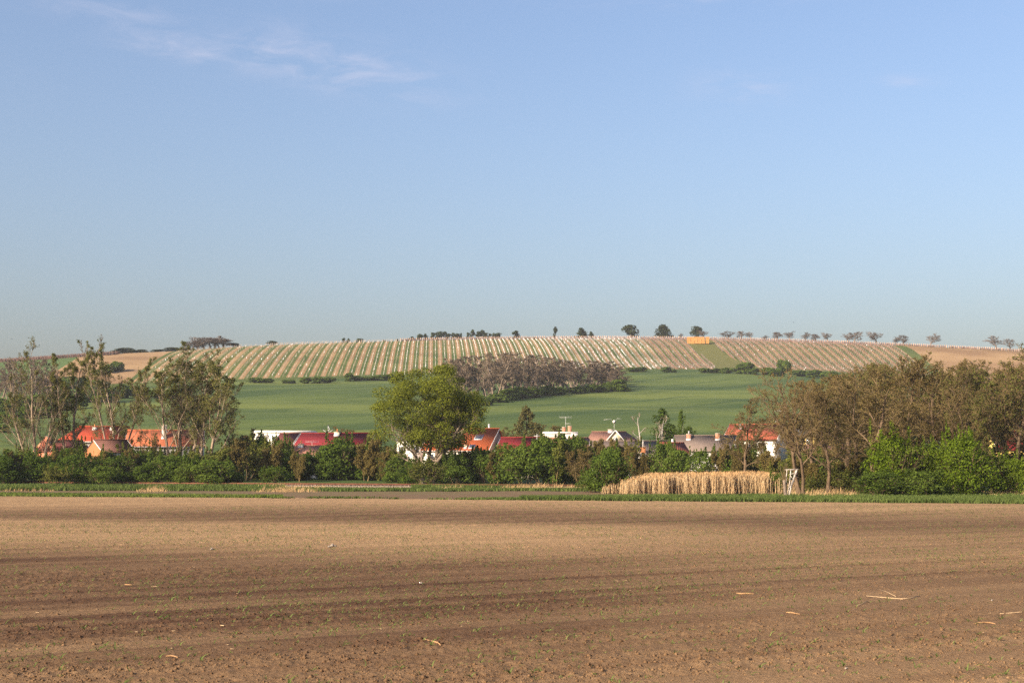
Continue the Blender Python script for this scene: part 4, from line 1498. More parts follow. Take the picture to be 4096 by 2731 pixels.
MATS['tile_brown'] = mat_roof('tile_brown', (0.185, 0.090, 0.064), (0.27, 0.150, 0.110), 0.4, 0.05, 0.6)
MATS['tile_dark'] = mat_roof('tile_dark', (0.125, 0.058, 0.044), (0.20, 0.098, 0.072), 0.55, 0.08, 0.6)
MATS['tile_grey'] = mat_roof('tile_grey', (0.150, 0.112, 0.088), (0.225, 0.172, 0.138), 0.4, 0.04, 0.6)
MATS['tile_house'] = mat_roof('tile_house', (0.30, 0.072, 0.038), (0.40, 0.120, 0.064), 0.36, 0.04, 0.5)
MATS['slate'] = mat_roof('slate', (0.10, 0.105, 0.12), (0.16, 0.165, 0.18), 0.4, 0.03)
MATS['render_white'] = mat_plain('render_white', (0.74, 0.70, 0.62), 0.9, 0.05, 0.8)
MATS['render_cream'] = mat_plain('render_cream', (0.72, 0.62, 0.40), 0.9, 0.06, 0.8)
MATS['render_yellow'] = mat_plain('render_yellow', (0.62, 0.45, 0.14), 0.9, 0.06, 0.8)
MATS['render_salmon'] = mat_plain('render_salmon', (0.56, 0.20, 0.115), 0.9, 0.07, 0.8)
MATS['render_grey'] = mat_plain('render_grey', (0.42, 0.39, 0.35), 0.9, 0.1, 0.8)
MATS['trim'] = mat_plain('trim_white', (0.70, 0.66, 0.60), 0.6, 0.05)
MATS['metal'] = mat_plain('zinc', (0.42, 0.42, 0.43), 0.45, 0.1, 2.0, 0.5)
MATS['concrete'] = mat_plain('concrete', (0.42, 0.36, 0.30), 0.95, 0.15, 1.5)
MATS['slab_pink'] = mat_plain('fibre_sheet', (0.34, 0.20, 0.145), 0.9, 0.12, 1.5)
MATS['brick'] = mat_brick('brick_red', (0.36, 0.12, 0.055), (0.46, 0.17, 0.075))
MATS['brick_orange'] = mat_brick('brick_orange', (0.36, 0.105, 0.036), (0.43, 0.150, 0.055), (0.34, 0.20, 0.11))
MATS['brick_dark'] = mat_brick('brick_dark', (0.17, 0.075, 0.055), (0.24, 0.11, 0.08))
MATS['pot'] = mat_plain('clay_pot', (0.52, 0.22, 0.08), 0.8, 0.1)
MATS['dark_metal'] = mat_plain('dark_metal', (0.05, 0.05, 0.055), 0.5, 0.1)
MATS['antenna'] = mat_plain('antenna_alloy', (0.50, 0.49, 0.47), 0.5, 0.1)


def mat_glass():
    t = NT('window_glass')
    return t.surf((0.045, 0.055, 0.070), 0.08, 0.6)


MATS['glass'] = mat_glass()


def chimney(parent, lx, ly, z0, z1, w=0.62, mat='brick', pots=1, potmat='pot', cap=True):
    c = MB().box(lx - w / 2, lx + w / 2, ly - w / 2, ly + w / 2, z0 - 0.8, z1)
    o = c.build('chimney', M_(mat), parent)
    if cap:
        MB().box(lx - w / 2 - 0.07, lx + w / 2 + 0.07, ly - w / 2 - 0.07, ly + w / 2 + 0.07, z1 + 0.001, z1 + 0.10).build('chimney_cap', M_('concrete'), o)
    for k in range(pots):
        x = lx + (k - (pots - 1) / 2) * 0.28
        MB().tube([(x, ly, z1 + 0.101), (x, ly, z1 + 0.42), (x, ly, z1 + 0.60)], [0.13, 0.11, 0.13], 8).build('chimney_pot', M_(potmat), o)
    # lead flashing at the foot
    MB().box(lx - w / 2 - 0.06, lx + w / 2 + 0.06, ly - w / 2 - 0.10, ly - w / 2 - 0.004, z0 - 0.55, z0 + 0.06).build('flashing', M_('metal'), o)
    return o


def window(parent, lx, ly, z, w, h, face='front', frame='trim'):
    o = MB()
    t = 0.07
    if face == 'front':
        o.box(lx - w / 2, lx + w / 2, ly - 0.05, ly + 0.06, z, z + t)
        o.box(lx - w / 2, lx + w / 2, ly - 0.05, ly + 0.06, z + h - t, z + h)
        for xx in (lx - w / 2, lx - t / 2, lx + w / 2 - t):
            o.box(xx, xx + t, ly - 0.045, ly + 0.06, z + t + 0.001, z + h - t - 0.001)
        f = o.build('window', M_(frame), parent)
        MB().box(lx - w / 2 + t, lx + w / 2 - t, ly - 0.01, ly + 0.03, z + t + 0.002, z + h - t - 0.002).build('pane', M_('glass'), f)
        MB().box(lx - w / 2 - 0.08, lx + w / 2 + 0.08, ly - 0.14, ly - 0.052, z - 0.07, z - 0.004).build('sill', M_('concrete'), f)
    else:
        s = -1 if face == 'left' else 1
        a, b = sorted((lx + s * 0.05, lx - s * 0.06))
        for yy, zz, dy, dz in ((ly - w / 2, z, w, t), (ly - w / 2, z + h - t, w, t)):
            o.box(a, b, yy, yy + dy, zz, zz + dz)
        for yy in (ly - w / 2, ly + w / 2 - t):
            o.box(a, b, yy, yy + t, z + t + 0.001, z + h - t - 0.001)
        f = o.build('window', M_(frame), parent)
        MB().box(min(lx, lx + s * 0.02), max(lx, lx + s * 0.02), ly - w / 2 + t, ly + w / 2 - t, z + t + 0.002, z + h - t - 0.002).build('pane', M_('glass'), f)
    return f


def antenna(parent, lx, ly, z0, z1, kind='yagi'):
    o = MB()
    o.tube([(lx, ly, z0 - 0.5), (lx, ly, z1)], 0.03, 6)
    if kind in ('yagi', 'both'):
        o.tube([(lx - 1.15, ly - 0.02, z1 - 0.12), (lx + 1.15, ly - 0.02, z1 - 0.12)], 0.02, 5)
        for k in range(9):
            x = lx - 1.1 + 2.2 * k / 8
            o.tube([(x, ly - 0.02, z1 - 0.38), (x, ly - 0.02, z1 + 0.14)], 0.011, 4)
    if kind == 'both':
        o.tube([(lx + 0.02, ly, z0 + (z1 - z0) * 0.55), (lx + 1.1, ly, z0 + (z1 - z0) * 0.55)], 0.03, 5)
        o.tube([(lx - 1.1, ly, z0 + (z1 - z0) * 0.18), (lx, ly, z0 + (z1 - z0) * 0.18)], 0.03, 5)
    a = o.build('antenna', M_('antenna'), parent)
    if kind == 'dish':
        d = MB()
        zz = z1 - 0.15
        d.tube([(lx, ly - 0.10, zz), (lx, ly - 0.16, zz), (lx, ly - 0.24, zz)], [0.05, 0.20, 0.30], 12)
        d.build('dish', M_('trim'), a)
        MB().tube([(lx - 1.9, ly, zz + 0.35), (lx - 0.6, ly, zz + 0.5)], 0.028, 5).tube([(lx - 0.6, ly, zz + 0.5), (lx, ly, zz - 0.4)], 0.008, 4).build('boom', M_('antenna'), a)
        MB().tube([(lx + 0.5, ly, zz + 0.6), (lx + 1.4, ly, zz + 0.5)], 0.02, 5).tube([(lx + 0.5, ly, zz + 0.6), (lx, ly, zz - 0.3)], 0.008, 4).build('boom', M_('antenna'), a)
    return a


class House:
    """a pitched-roof house fitted to its ridge line (x0..x1 at row yr) and front eave row ye, seen at depth Y"""

    def __init__(s, name, label, x0, x1, yr, ye, Y, half, rot, roof, wall, hipl=0.0, hipr=0.0, ov=0.35, gable=None, group='village houses', cat='house', eave='trim', ground_drop=0.3):
        ca = cos(rot)
        xc = 0.5 * (x0 + x1)
        c = at(xc, yr, Y)
        s.zg = float(ground(c[0], Y)) - ground_drop
        s.L = (x1 - x0) / F * Y / ca
        s.zr = c[2] - s.zg
        s.ze = at(xc, ye, Y - half * ca)[2] - s.zg
        s.h, s.xc, s.Y, s.rot, s.ov = half, xc, Y, rot, ov
        s.e = empty(name, (c[0], Y, s.zg), rot, label, cat, group)
        L, h, zr, ze = s.L, half, s.zr, s.ze
        sl = (zr - ze) / h
        s.sl = sl
        hw = h - ov
        zw = ze + sl * ov - 0.16
        xl, xr = -L / 2 - hipl, L / 2 + hipr
        wl, wr = xl + ov * (1 if hipl else 0.6), xr - ov * (1 if hipr else 0.6)
        s.wl, s.wr, s.hw = wl, wr, hw
        # walls: front, back and ends; gable ends rise to the ridge
        b = MB()
        zt = zr - 0.18
        V = [(wl, -hw, 0), (wr, -hw, 0), (wr, hw, 0), (wl, hw, 0), (wl, -hw, zw), (wr, -hw, zw), (wr, hw, zw), (wl, hw, zw)]
        b.add(V[0:2] + V[4:6], [(0, 1, 3, 2)])
        b.build('front_wall', M_(wall), s.e)
        b = MB()
        b.add(V[2:4] + V[6:8], [(0, 1, 3, 2)])
        b.build('back_wall', M_(wall), s.e)
        for nm, x, hip, fl in (('gable_wall', wl, hipl, False), ('gable_wall', wr, hipr, True)):
            g = MB()
            if hip:
                p = [(x, -hw, 0), (x, hw, 0), (x, hw, zw), (x, -hw, zw)]
            else:
                p = [(x, -hw, 0), (x, hw, 0), (x, hw, zw), (x, 0, zt), (x, -hw, zw)]
            g.poly_slab(p if fl else p[::-1], (-0.2 if fl else 0.2, 0, 0))
            g.build(nm, M_(gable or wall), s.e)
        # roof planes with thickness
        t = 0.14
        nrm = np.array([0, -sl, 1.0]) / math.hypot(1, sl)
        r = MB()
        rl, rr = -L / 2 - (0 if hipl else 0.0), L / 2
        r.poly_slab([(xl, -h, ze), (xr, -h, ze), (rr, 0, zr), (rl, 0, zr)], (0, 0, -t))
        r.poly_slab([(xr, h, ze), (xl, h, ze), (rl, 0.004, zr), (rr, 0.004, zr)], (0, 0, -t))
        if hipl:
            r.poly_slab([(xl - 0.003, h, ze), (xl - 0.003, -h, ze), (rl - 0.003, 0, zr)], (0, 0, -t))
        if hipr:
            r.poly_slab([(xr + 0.003, -h, ze), (xr + 0.003, h, ze), (rr + 0.003, 0, zr)], (0, 0, -t))
        r.build('roof', M_(roof), s.e)
        MB().tube([(rl - 0.05, 0, zr + 0.03), (rr + 0.05, 0, zr + 0.03)], 0.11, 6).build('ridge_tiles', M_(roof), s.e)
        if eave:
            MB().tube([(xl, -h - 0.07, ze - 0.06), (xr, -h - 0.07, ze - 0.06)], 0.075, 6).build('gutter', M_(eave), s.e)
        if not hipl:
            MB().poly_slab([(xl - 0.06, -h, ze + 0.02), (xl - 0.06, 0, zr + 0.02), (xl - 0.06, 0, zr - 0.18), (xl - 0.06, -h, ze - 0.18)], (0.055, 0, 0)).build('verge_board', M_('trim' if eave != 'metal' else 'metal'), s.e)
        if not hipr:
            MB().poly_slab([(xr + 0.06, -h, ze + 0.02), (xr + 0.06, -h, ze - 0.18), (xr + 0.06, 0, zr - 0.18), (xr + 0.06, 0, zr + 0.02)], (-0.055, 0, 0)).build('verge_board', M_('trim' if eave != 'metal' else 'metal'), s.e)

    def lx(s, px):
        return (px - s.xc) / F * s.Y / cos(s.rot)

    def chim(s, px, ytop, off=0.35, **kw):
        """off: distance down the front slope from the ridge (fraction)"""
        ly = -s.h * off
        z1 = at(px, ytop, s.Y)[2] - s.zg
        pots = kw.get('pots', 1)
        if pots:
            z1 -= 0.6
        return chimney(s.e, s.lx(px), ly, s.zr - s.sl * s.h * off, z1, **kw)

    def skylight(s, px, f, w, h):
        x = s.lx(px)
        y0, y1 = -s.h * (f + h), -s.h * f
        z = lambda y: s.zr + s.sl * y
        o = MB()
        o.poly_slab([(x - w / 2, y0, z(y0) + 0.10), (x + w / 2, y0, z(y0) + 0.10), (x + w / 2, y1, z(y1) + 0.10), (x - w / 2, y1, z(y1) + 0.10)], (0, 0, -0.12))
        fr = o.build('skylight', M_('metal'), s.e)
        a, b = y0 + 0.12, y1 - 0.12
        MB().poly_slab([(x - w / 2 + 0.1, a, z(a) + 0.125), (x + w / 2 - 0.1, a, z(a) + 0.125), (x + w / 2 - 0.1, b, z(b) + 0.125), (x - w / 2 + 0.1, b, z(b) + 0.125)], (0, 0, -0.022)).build('pane', M_('glass'), fr)

    def windows(s, pxs, ztop, w, h, face='front'):
        for px in pxs:
            window(s.e, s.lx(px), -s.hw, s.ze - ztop - h, w, h)

    def ant(s, px, ytop, off=0.0, kind='yagi'):
        z1 = at(px, ytop, s.Y)[2] - s.zg
        antenna(s.e, s.lx(px), -s.h * off, s.zr, z1, kind)


# left edge: salmon gable house
h = House('tiled_house', 'low house with a smooth salmon gable and dark red tiled roof', 49, 79, 439.8, 451, 252, 4.4, radians(40), 'tile_maroon', 'render_salmon', gable='render_salmon', eave=None, ov=0.05)
MB().poly_slab([(h.wl - 0.25, -h.h - 0.2, h.ze + 0.15), (h.wl - 0.25, 0, h.zr + 0.28), (h.wl - 0.25, h.h + 0.2, h.ze + 0.15), (h.wl - 0.25, h.h + 0.2, h.ze - 0.3), (h.wl - 0.25, 0, h.zr - 0.2), (h.wl - 0.25, -h.h - 0.2, h.ze - 0.3)], (0.6, 0, 0)).build('parapet', M_('render_salmon'), h.e)
h.chim(50.5, 436.5, 0.15, w=0.9, mat='render_salmon', pots=0)
# big red hipped roof
h = House('tiled_house', 'big house with a broad red hipped roof and two white chimneys', 81, 128, 425.8, 441, 276, 6.2, radians(12), 'tile_red', 'render_grey', hipl=3.8, hipr=1.2)
h.chim(95.8, 424.0, 0.18, w=0.75, mat='render_white')
h.chim(112.2, 424.0, 0.18, w=0.75, mat='render_white')
# long orange barn
h = House('barn', 'long low barn with a plain orange tiled roof', 129, 203, 429.6, 446, 268, 5.4, radians(10), 'tile_barn', 'render_grey', cat='barn', eave='metal')
h.chim(165, 426, 0.45, w=0.8, mat='render_grey', pots=0)
h.chim(166.5, 424.5, 0.1, w=0.25, mat='metal', pots=0, cap=False)
# bare brick gable house with lean-to
h = House('brick_house', 'small house with a bare orange brick gable and dark tiled roof', 97, 124, 439.4, 451.5, 240, 3.7, radians(40), 'tile_dark', 'render_grey', gable='brick_orange', eave=None, ov=0.12)
lean = MB()
lean.poly_slab([(h.wl - 2.6, -3.2, h.ze - 2.6), (h.wl - 0.02, -3.2, h.ze - 1.0), (h.wl - 0.02, 2.6, h.ze - 1.0), (h.wl - 2.6, 2.6, h.ze - 2.6)][::-1], (0, 0, -0.12))
lean.build('lean_to_roof', M_('slab_pink'), h.e)
MB().box(h.wl - 2.4, h.wl - 0.03, -2.9, 2.4, 0, h.ze - 2.75).build('lean_to_wall', M_('render_grey'), h.e)
MB().poly_slab([(h.wl + 0.3, -6.6, h.ze - 2.3), (h.wl + 5.0, -6.6, h.ze - 2.3), (h.wl + 5.0, -h.h - 0.1, h.ze - 1.2), (h.wl + 0.3, -h.h - 0.1, h.ze - 1.2)], (0, 0, -0.08)).build('sheet_roof', M_('metal'), h.e)
MB().box(h.wl + 0.5, h.wl + 4.8, -6.3, -h.h - 0.15, 0, h.ze - 2.45).build('shed_wall', M_('render_grey'), h.e)

# crimson roof with cream verge, and its maroon neighbour
h = House('crimson_house', 'long house under a smooth crimson roof with a cream chimney', 300.5, 376, 432.6, 446.5, 274, 5.4, radians(-9), 'sheet_crimson', 'render_cream', eave=None)
h.chim(338.2, 428.6, 0.12, w=0.95, mat='render_cream')
m = h.ant(328, 425.2, 0.0, 'star') if False else None
a = MB()
lx, z1 = h.lx(327.8), at(327.8, 425.0, h.Y)[2] - h.zg
a.tube([(lx, 0, h.zr - 0.3), (lx, 0, z1)], [0.10, 0.03], 6)
a.tube([(lx + 0.02, 0, h.zr + 0.25), (lx + 0.28, 0, h.zr + 0.8), (lx + 0.02, 0, z1 - 0.1)], [0.05, 0.09, 0.03], 5)
a.tube([(lx - 0.95, 0, h.zr + 0.62), (lx - 0.5, 0, h.zr + 0.30), (lx, 0, h.zr + 0.22), (lx + 0.5, 0, h.zr + 0.30), (lx + 0.95, 0, h.zr + 0.62)], 0.05, 5)
a = a.build('lamp_mast', M_('antenna'), h.e)
for dx, dz in ((-0.95, h.zr + 0.72), (0.95, h.zr + 0.72), (0, z1 + 0.08)):
    MB().tube([(lx + dx, 0, dz - 0.12), (lx + dx, 0, dz), (lx + dx, 0, dz + 0.14)], [0.05, 0.13, 0.04], 8).build('finial', M_('dark_metal'), a)
h = House('maroon_house', 'house end under a dull maroon roof left of the crimson one', 280, 300.0, 432.8, 446, 275.5, 5.4, radians(-9), 'tile_maroon', 'render_grey', eave=None)
h = House('tiled_cottage', 'low cottage with a pale orange tiled roof and white eaves', 290, 326, 445.2, 455.4, 250, 3.6, radians(-4), 'tile_pink', 'render_white')
h.chim(301.2, 440.2, 0.05, w=0.85, mat='render_cream')
h.ant(312, 440.6, 0.0, 'yagi')
h.windows([300, 308, 317], 0.5, 0.9, 1.1)


def flat_house(name, label, x0, x1, yt, Y, depth, wall, par='trim', ph=0.35):
    xc = 0.5 * (x0 + x1)
    c = at(xc, yt, Y)
    zg = float(ground(c[0], Y)) - 0.4
    e = empty(name, (c[0], Y, zg), 0.0, label, 'house', 'village houses')
    w = (x1 - x0) / F * Y
    H = c[2] - zg
    MB().box(-w / 2, w / 2, 0, depth, 0, H - ph).build('walls', M_(wall), e)
    p = MB()
    p.box(-w / 2 - 0.15, w / 2 + 0.15, -0.15, 0.15, H - ph + 0.001, H)
    p.box(-w / 2 - 0.15, w / 2 + 0.15, depth - 0.15, depth + 0.15, H - ph + 0.001, H)
    p.box(-w / 2 - 0.15, -w / 2 + 0.15, 0.151, depth - 0.151, H - ph + 0.001, H)
    p.box(w / 2 - 0.15, w / 2 + 0.15, 0.151, depth - 0.151, H - ph + 0.001, H)
    p.build('parapet', M_(par), e)
    return e, w, H, zg


e, w, H, zg = flat_house('flat_roofed_house', 'long low white flat-roofed building behind the crimson roof', 254, 310.5, 430.0, 300, 9, 'render_white', ph=0.55)
for x in (-4.5, -1.5, 1.5, 4.0):
    window(e, x, -0.0, H - 2.2, 1.2, 1.1)
# white house behind the big tree
e, w, H, zg = flat_house('white_house', 'white two-storey house behind the trunk of the big leafy tree', 397, 422.5, 436.5, 262, 9, 'render_white', 'slate', ph=0.75)
for x in (-1.6, 1.3):
    window(e, x, 0.0, H - 3.0, 1.0, 1.3)
    window(e, x, 0.0, H - 5.6, 1.0, 1.3)
# skylight house
h = House('skylight_house', 'tall house with a bright orange roof, skylights and a dark right gable', 432, 499.5, 428.2, 450.0, 262, 6.4, radians(-17), 'tile_orange', 'render_white', gable='brick_dark', eave='trim', ov=0.4)
h.skylight(483.5, 0.30, 1.5, 0.22)
h.skylight(481.5, 0.76, 1.1, 0.16)
h.skylight(452, 0.5, 2.0, 0.20)
h.chim(475.5, 445.0, 0.86, w=0.55, mat='render_cream', pots=0)
h.chim(488.6, 423.6, -0.05, w=0.28, mat='metal', pots=0, cap=False)
h.windows([442, 452, 470], 0.6, 1.1, 1.3)
b = MB()
for k in range(18):
    x = h.lx(456) + k * 0.34
    b.box(x, x + 0.05, -h.hw - 1.2, -h.hw - 1.15, h.ze - 2.3, h.ze - 1.35)
b.box(h.lx(456) - 0.1, h.lx(456) + 6.2, -h.hw - 1.22, -h.hw - 1.13, h.ze - 1.349, h.ze - 1.28)
b.build('balcony_railing', M_('trim'), h.e)
MB().box(h.lx(456) - 0.1, h.lx(456) + 6.2, -h.hw - 1.25, -h.hw - 0.01, h.ze - 2.55, h.ze - 2.31).build('balcony_floor', M_('concrete'), h.e)
# crimson ribbed low roof
h = House('ribbed_roof_house', 'low house under a crimson ribbed roof right of the skylights', 501, 541, 437.0, 450.5, 250, 4.6, radians(-13), 'tile_crimson', 'render_cream', eave=None)
b = MB()
b.tube([(h.lx(538), -1, h.zr - 1.5), (h.lx(538), -1, h.zr + 0.6)], 0.05, 5)
b.tube([(h.lx(535), -1, h.zr + 0.25), (h.lx(541), -1, h.zr + 0.25)], 0.05, 5)
b.build('aerial_mast', M_('antenna'), h.e)
# flat white house with brick chimneys
e, w, H, zg = flat_house('flat_roofed_house', 'white flat-roofed house with two brick chimneys and a tall antenna', 544.0, 577, 431.2, 268, 9, 'render_white')
MB().box(-w / 2 + 0.3, 0.6, -0.12, -0.004, H - 1.75, H - 0.42).build('cladding_panel', M_('render_grey'), e)
lx = lambda px: (px - 560.5) / F * 268
window(e, lx(553), 0, H - 2.7, 1.6, 0.7)
window(e, lx(569), 0, H - 2.4, 1.4, 1.2)
chimney(e, lx(564.2), 1.2, H - 0.3, H + 0.85, 0.62, 'brick', 0)
chimney(e, lx(569.9), 0.8, H - 0.3, H + 1.05, 0.70, 'brick', 0)
antenna(e, lx(566.0), 1.6, H, at(566, 416.0, 268)[2] - zg, 'both')
MB().box(lx(571), lx(577.5), -0.9, -0.16, H - 1.0, H - 0.30).build('canopy', M_('trim'), e)
# little roofs in between
h = House('tiled_shed', 'small shed roof of orange tiles below the flat white house', 548, 566, 437.4, 445, 254, 3.2, radians(-4), 'tile_pink', 'render_white', eave=None)
h = House('tiled_shed', 'dull brown shed roof left of the cream gable house', 568, 588.5, 437.2, 445, 256, 3.4, radians(-5), 'tile_brown', 'render_grey', hipr=1.2, eave=None)
# house with the cream gable
h = House('hipped_house', 'brown hipped-roof house with a cream cross gable and roof dish', 592, 626, 431.2, 440.4, 262, 5.0, radians(-2), 'tile_brown', 'render_white', hipl=1.2, hipr=2.2, eave=None)
gx, hw_, zt = h.lx(614.2), 8.4 / F * 257, h.zr + 0.12
fy = -h.h - 0.35
zb = at(614, 440.3, 262 - h.h)[2] - h.zg
MB().poly_slab([(gx - hw_, fy, zb), (gx + hw_, fy, zb), (gx, fy, zt - 0.12)], (0, 0.25, 0)).build('cross_gable', M_('render_cream'), h.e)
MB().box(gx - hw_ + 0.1, gx + hw_ - 0.1, fy + 0.002, fy + 0.24, 0, zb - 0.002).build('cross_gable_wall', M_('render_cream'), h.e)
for sg in (-1, 1):
    p = [(gx + sg * (hw_ + 0.3), fy - 0.25, zb - 0.15), (gx, fy - 0.25, zt + 0.05), (gx, 0.2, zt + 0.05), (gx + sg * (hw_ + 0.3), 0.2, zb - 0.15)]
    MB().poly_slab(p[::sg], (0, 0, -0.12)).build('cross_roof', M_('tile_ribbed' if sg > 0 else 'tile_brown'), h.e)
    MB().tube([(gx + sg * (hw_ + 0.2), fy - 0.3, zb - 0.12), (gx, fy - 0.3, zt + 0.02)], 0.10, 5).build('barge_board', M_('trim'), h.e)
MB().tube([(gx, fy - 0.02, zb + 0.1), (gx, fy - 0.02, zb + 0.13)], 0.4, 12).build('gable_window', M_('glass'), h.e) if False else window(h.e, gx, fy, zb + 0.05, 0.8, 0.55)
h.chim(610.6, 429.2, 0.0, w=0.95, mat='render_grey', pots=0)
h.ant(614.2, 420.4, 0.0, 'dish')
# long low grey roof in front
h = House('long_house', 'long low house with a dull grey-brown tiled roof and one brick chimney in front', 590, 671, 440.4, 453.5, 246, 4.2, radians(-3), 'tile_grey', 'render_white', eave=None)
o = chimney(h.e, h.lx(641.8), -4.6, at(641, 453, 241)[2] - h.zg, at(641.8, 446.4, 241)[2] - h.zg, 0.85, 'brick_orange', 0)
MB().tube([(h.lx(641.8), -4.6, at(641.8, 446.4, 241)[2] - h.zg + 0.11), (h.lx(641.8), -4.6, at(641.8, 439.2, 241)[2] - h.zg)], 0.07, 6).build('flue_pipe', M_('trim'), o)
h.chim(672, 438.6, 0.0, w=0.3, mat='trim', pots=0, cap=False)
# ribbed dark red roof
h = House('ribbed_roof_house', 'small house with a dark red roof of strong horizontal ribs', 659, 684, 442.2, 454, 238, 4.2, radians(-4), 'tile_ribbed', 'render_white', hipr=1.0, eave=None)
# long grey roof with two brick chimneys
h = House('grey_roof_house', 'long house with a weathered grey roof and two brick chimneys', 675.5, 735, 434.9, 450.5, 266, 5.0, radians(-15), 'tile_grey', 'render_grey', eave=None)
h.chim(690.2, 430.6, 0.22, w=0.80, mat='brick', pots=1, potmat='metal')
h.chim(718.0, 433.4, 0.22, w=0.80, mat='brick', pots=0)
# red-roofed white house on the right
h = House('red_roof_house', 'two-storey white house with a red tiled roof behind bare branches', 731.5, 781.5, 423.8, 439.0, 272, 5.6, radians(-24), 'tile_house', 'render_white', gable='render_grey', eave='sheet_crimson', ov=0.5)
h.chim(743.2, 423.0, 0.25, w=0.55, mat='brick', pots=1, potmat='metal')
h.windows([729, 738, 748, 758, 768], 0.5, 1.1, 1.5)
h.windows([729, 738, 748, 758, 768], 3.2, 1.1, 1.5)
h.ant(779, 410, 0.0, 'both')
# slate house behind the grove, crimson roof at the right edge
h = House('slate_roof_house', 'house with a grey roof and yellow walls hidden behind the leafless grove', 784, 815, 426.0, 434.5, 282, 4.8, radians(-6), 'slate', 'render_yellow')
h.windows([790, 798, 806], 0.5, 1.0, 1.2)
h = House('crimson_house', 'house with a crimson roof at the right edge behind bare trees', 990, 1036, 431.0, 449, 262, 6.0, radians(-6), 'tile_crimson', 'render_yellow', eave=None)
h = House('barn', 'low barn with a pale pink roof deep behind the leafless grove', 806, 872, 444.5, 452, 258, 4.5, radians(-14), 'tile_brown', 'render_grey', cat='barn', eave=None)

# ------------------------------------------------------------------ railway
MATS['rust'] = mat_plain('rusty_rail', (0.15, 0.060, 0.036), 0.85, 0.25, 1.5)
MATS['sleeper'] = mat_plain('sleeper_wood', (0.085, 0.062, 0.046), 0.9, 0.3, 3)
MATS['ballast'] = mat_plain('ballast_stone', (0.215, 0.165, 0.125), 0.95, 0.35, 6.0, 0.1, 0.8)
TA, TB = at(-60, 480, 231.0), at(640, 480, 193.0)
tdir = np.array([TB[0] - TA[0], TB[1] - TA[1], 0.0])
tlen = np.linalg.norm(tdir)
tdir /= tlen
trk = empty('railway_track', (TA[0], TA[1], 0.16), math.atan2(tdir[1], tdir[0]), 'rusty single railway track on pale ballast in front of the hedge', 'railway')
bl = MB()
bl.poly_slab([(-2, -1.9, -0.35), (tlen + 2, -1.9, -0.35), (tlen + 2, -1.3, 0.22), (-2, -1.3, 0.22)], (0, 3.2, 0))
bl.build('ballast', M_('ballast'), trk)
for sy in (-0.72, 0.72):
    r = MB()
    r.box(-2, tlen + 2, sy - 0.07, sy + 0.07, 0.36, 0.39)
    r.box(-2, tlen + 2, sy - 0.02, sy + 0.02, 0.391, 0.49)
    r.box(-2, tlen + 2, sy - 0.037, sy + 0.037, 0.491, 0.54)
    r.build('rail', M_('rust'), trk)
sl_me = MB().box(-0.13, 0.13, -1.25, 1.25, 0.20, 0.355).build('sleeper', M_('sleeper'), trk)
nsl = 0
x = 0.3
while x < tlen:
    p = np.array([TA[0], TA[1]]) + tdir[:2] * x
    ppx = 512 + F * p[0] / p[1]
    if 276 < ppx < 420 or -5 < ppx < 60 or 120 < ppx < 175:
        o = sl_me if nsl == 0 else sl_me.copy()
        if nsl:
            COL.objects.link(o)
            o.parent = trk
        o.location = (x, 0, 0)
        nsl += 1
    x += 0.62
gr = np.random.default_rng(60)
n = 5200
bx = gr.random(n) * tlen
by = -1.25 - 0.75 * gr.random(n) ** 1.3
pz = 0.22 - (np.abs(by) - 1.25) * 0.75
bs = 0.05 + 0.06 * gr.random(n)
V, Q = boxes(np.stack([bx, by, pz], -1), bs, bs, gr, 0.4)
link('ballast_stones', mesh_of('ballast_stones', V, Q, M_('ballast')), trk, kind='stuff')

# ------------------------------------------------------------------ hunting stand and pollard
MATS['birch_pole'] = mat_bark('birch_pole', (0.24, 0.20, 0.16), (0.62, 0.56, 0.48), 6.0)
pos = stand(789, Y=150.5)
st = empty('hunting_stand', pos, 0.0, 'open wooden hunting stand of pale poles leaning by the reeds', 'hunting stand')
k = 150.5 / F
L_ = lambda px, py, dy=0.0: ((px - 789) * k, dy, (497.2 - py) * k)
for nm, p, r in (('post', [L_(787.6, 494, 0.1), L_(789.6, 482, 0.05), L_(790.9, 469.0, 0)], 0.055), ('post', [L_(785.8, 497, 0.9), L_(787.5, 482, 0.95), L_(788.8, 469.6, 1.0)], 0.05),
                 ('ladder_rail', [L_(787.8, 497, -0.25), L_(791.5, 484, -0.1), L_(797.3, 468.4, 0.0)], 0.065), ('ladder_rail', [L_(789.2, 496, 0.6), L_(792.6, 484, 0.75), L_(798.2, 468.6, 0.9)], 0.055),
                 ('brace', [L_(790.2, 475, -0.02), L_(794.6, 481, -0.02)], 0.04), ('brace', [L_(789.4, 487, -0.03), L_(794.8, 474.4, -0.03)], 0.04),
                 ('top_rail', [L_(784.8, 469.2, 0), L_(798.6, 468.9, 0)], 0.05), ('top_rail', [L_(786.4, 469.4, 1.0), L_(798.8, 469.2, 0.95)], 0.045),
                 ('middle_rail', [L_(789.6, 473.6, -0.04), L_(796.2, 472.8, -0.04)], 0.05), ('rung', [L_(790.8, 486.8, -0.16), L_(791.8, 486.4, 0.7)], 0.03),
                 ('rung', [L_(793.1, 480.2, -0.1), L_(794.1, 480.0, 0.75)], 0.03), ('rung', [L_(795.2, 474.4, -0.05), L_(796.2, 474.2, 0.85)], 0.03), ('rung', [L_(789.0, 492.2, -0.2), L_(790.2, 492.0, 0.6)], 0.03)):
    MB().tube(p, r, 7).build(nm, M_('birch_pole'), st)
bb = L_(797.6, 477, 0)
MB().box(L_(796.2, 0)[0], L_(799.6, 0)[0], 0.05, 0.9, L_(0, 477.2)[2], L_(0, 476.6)[2]).build('seat_board', M_('sleeper'), st)
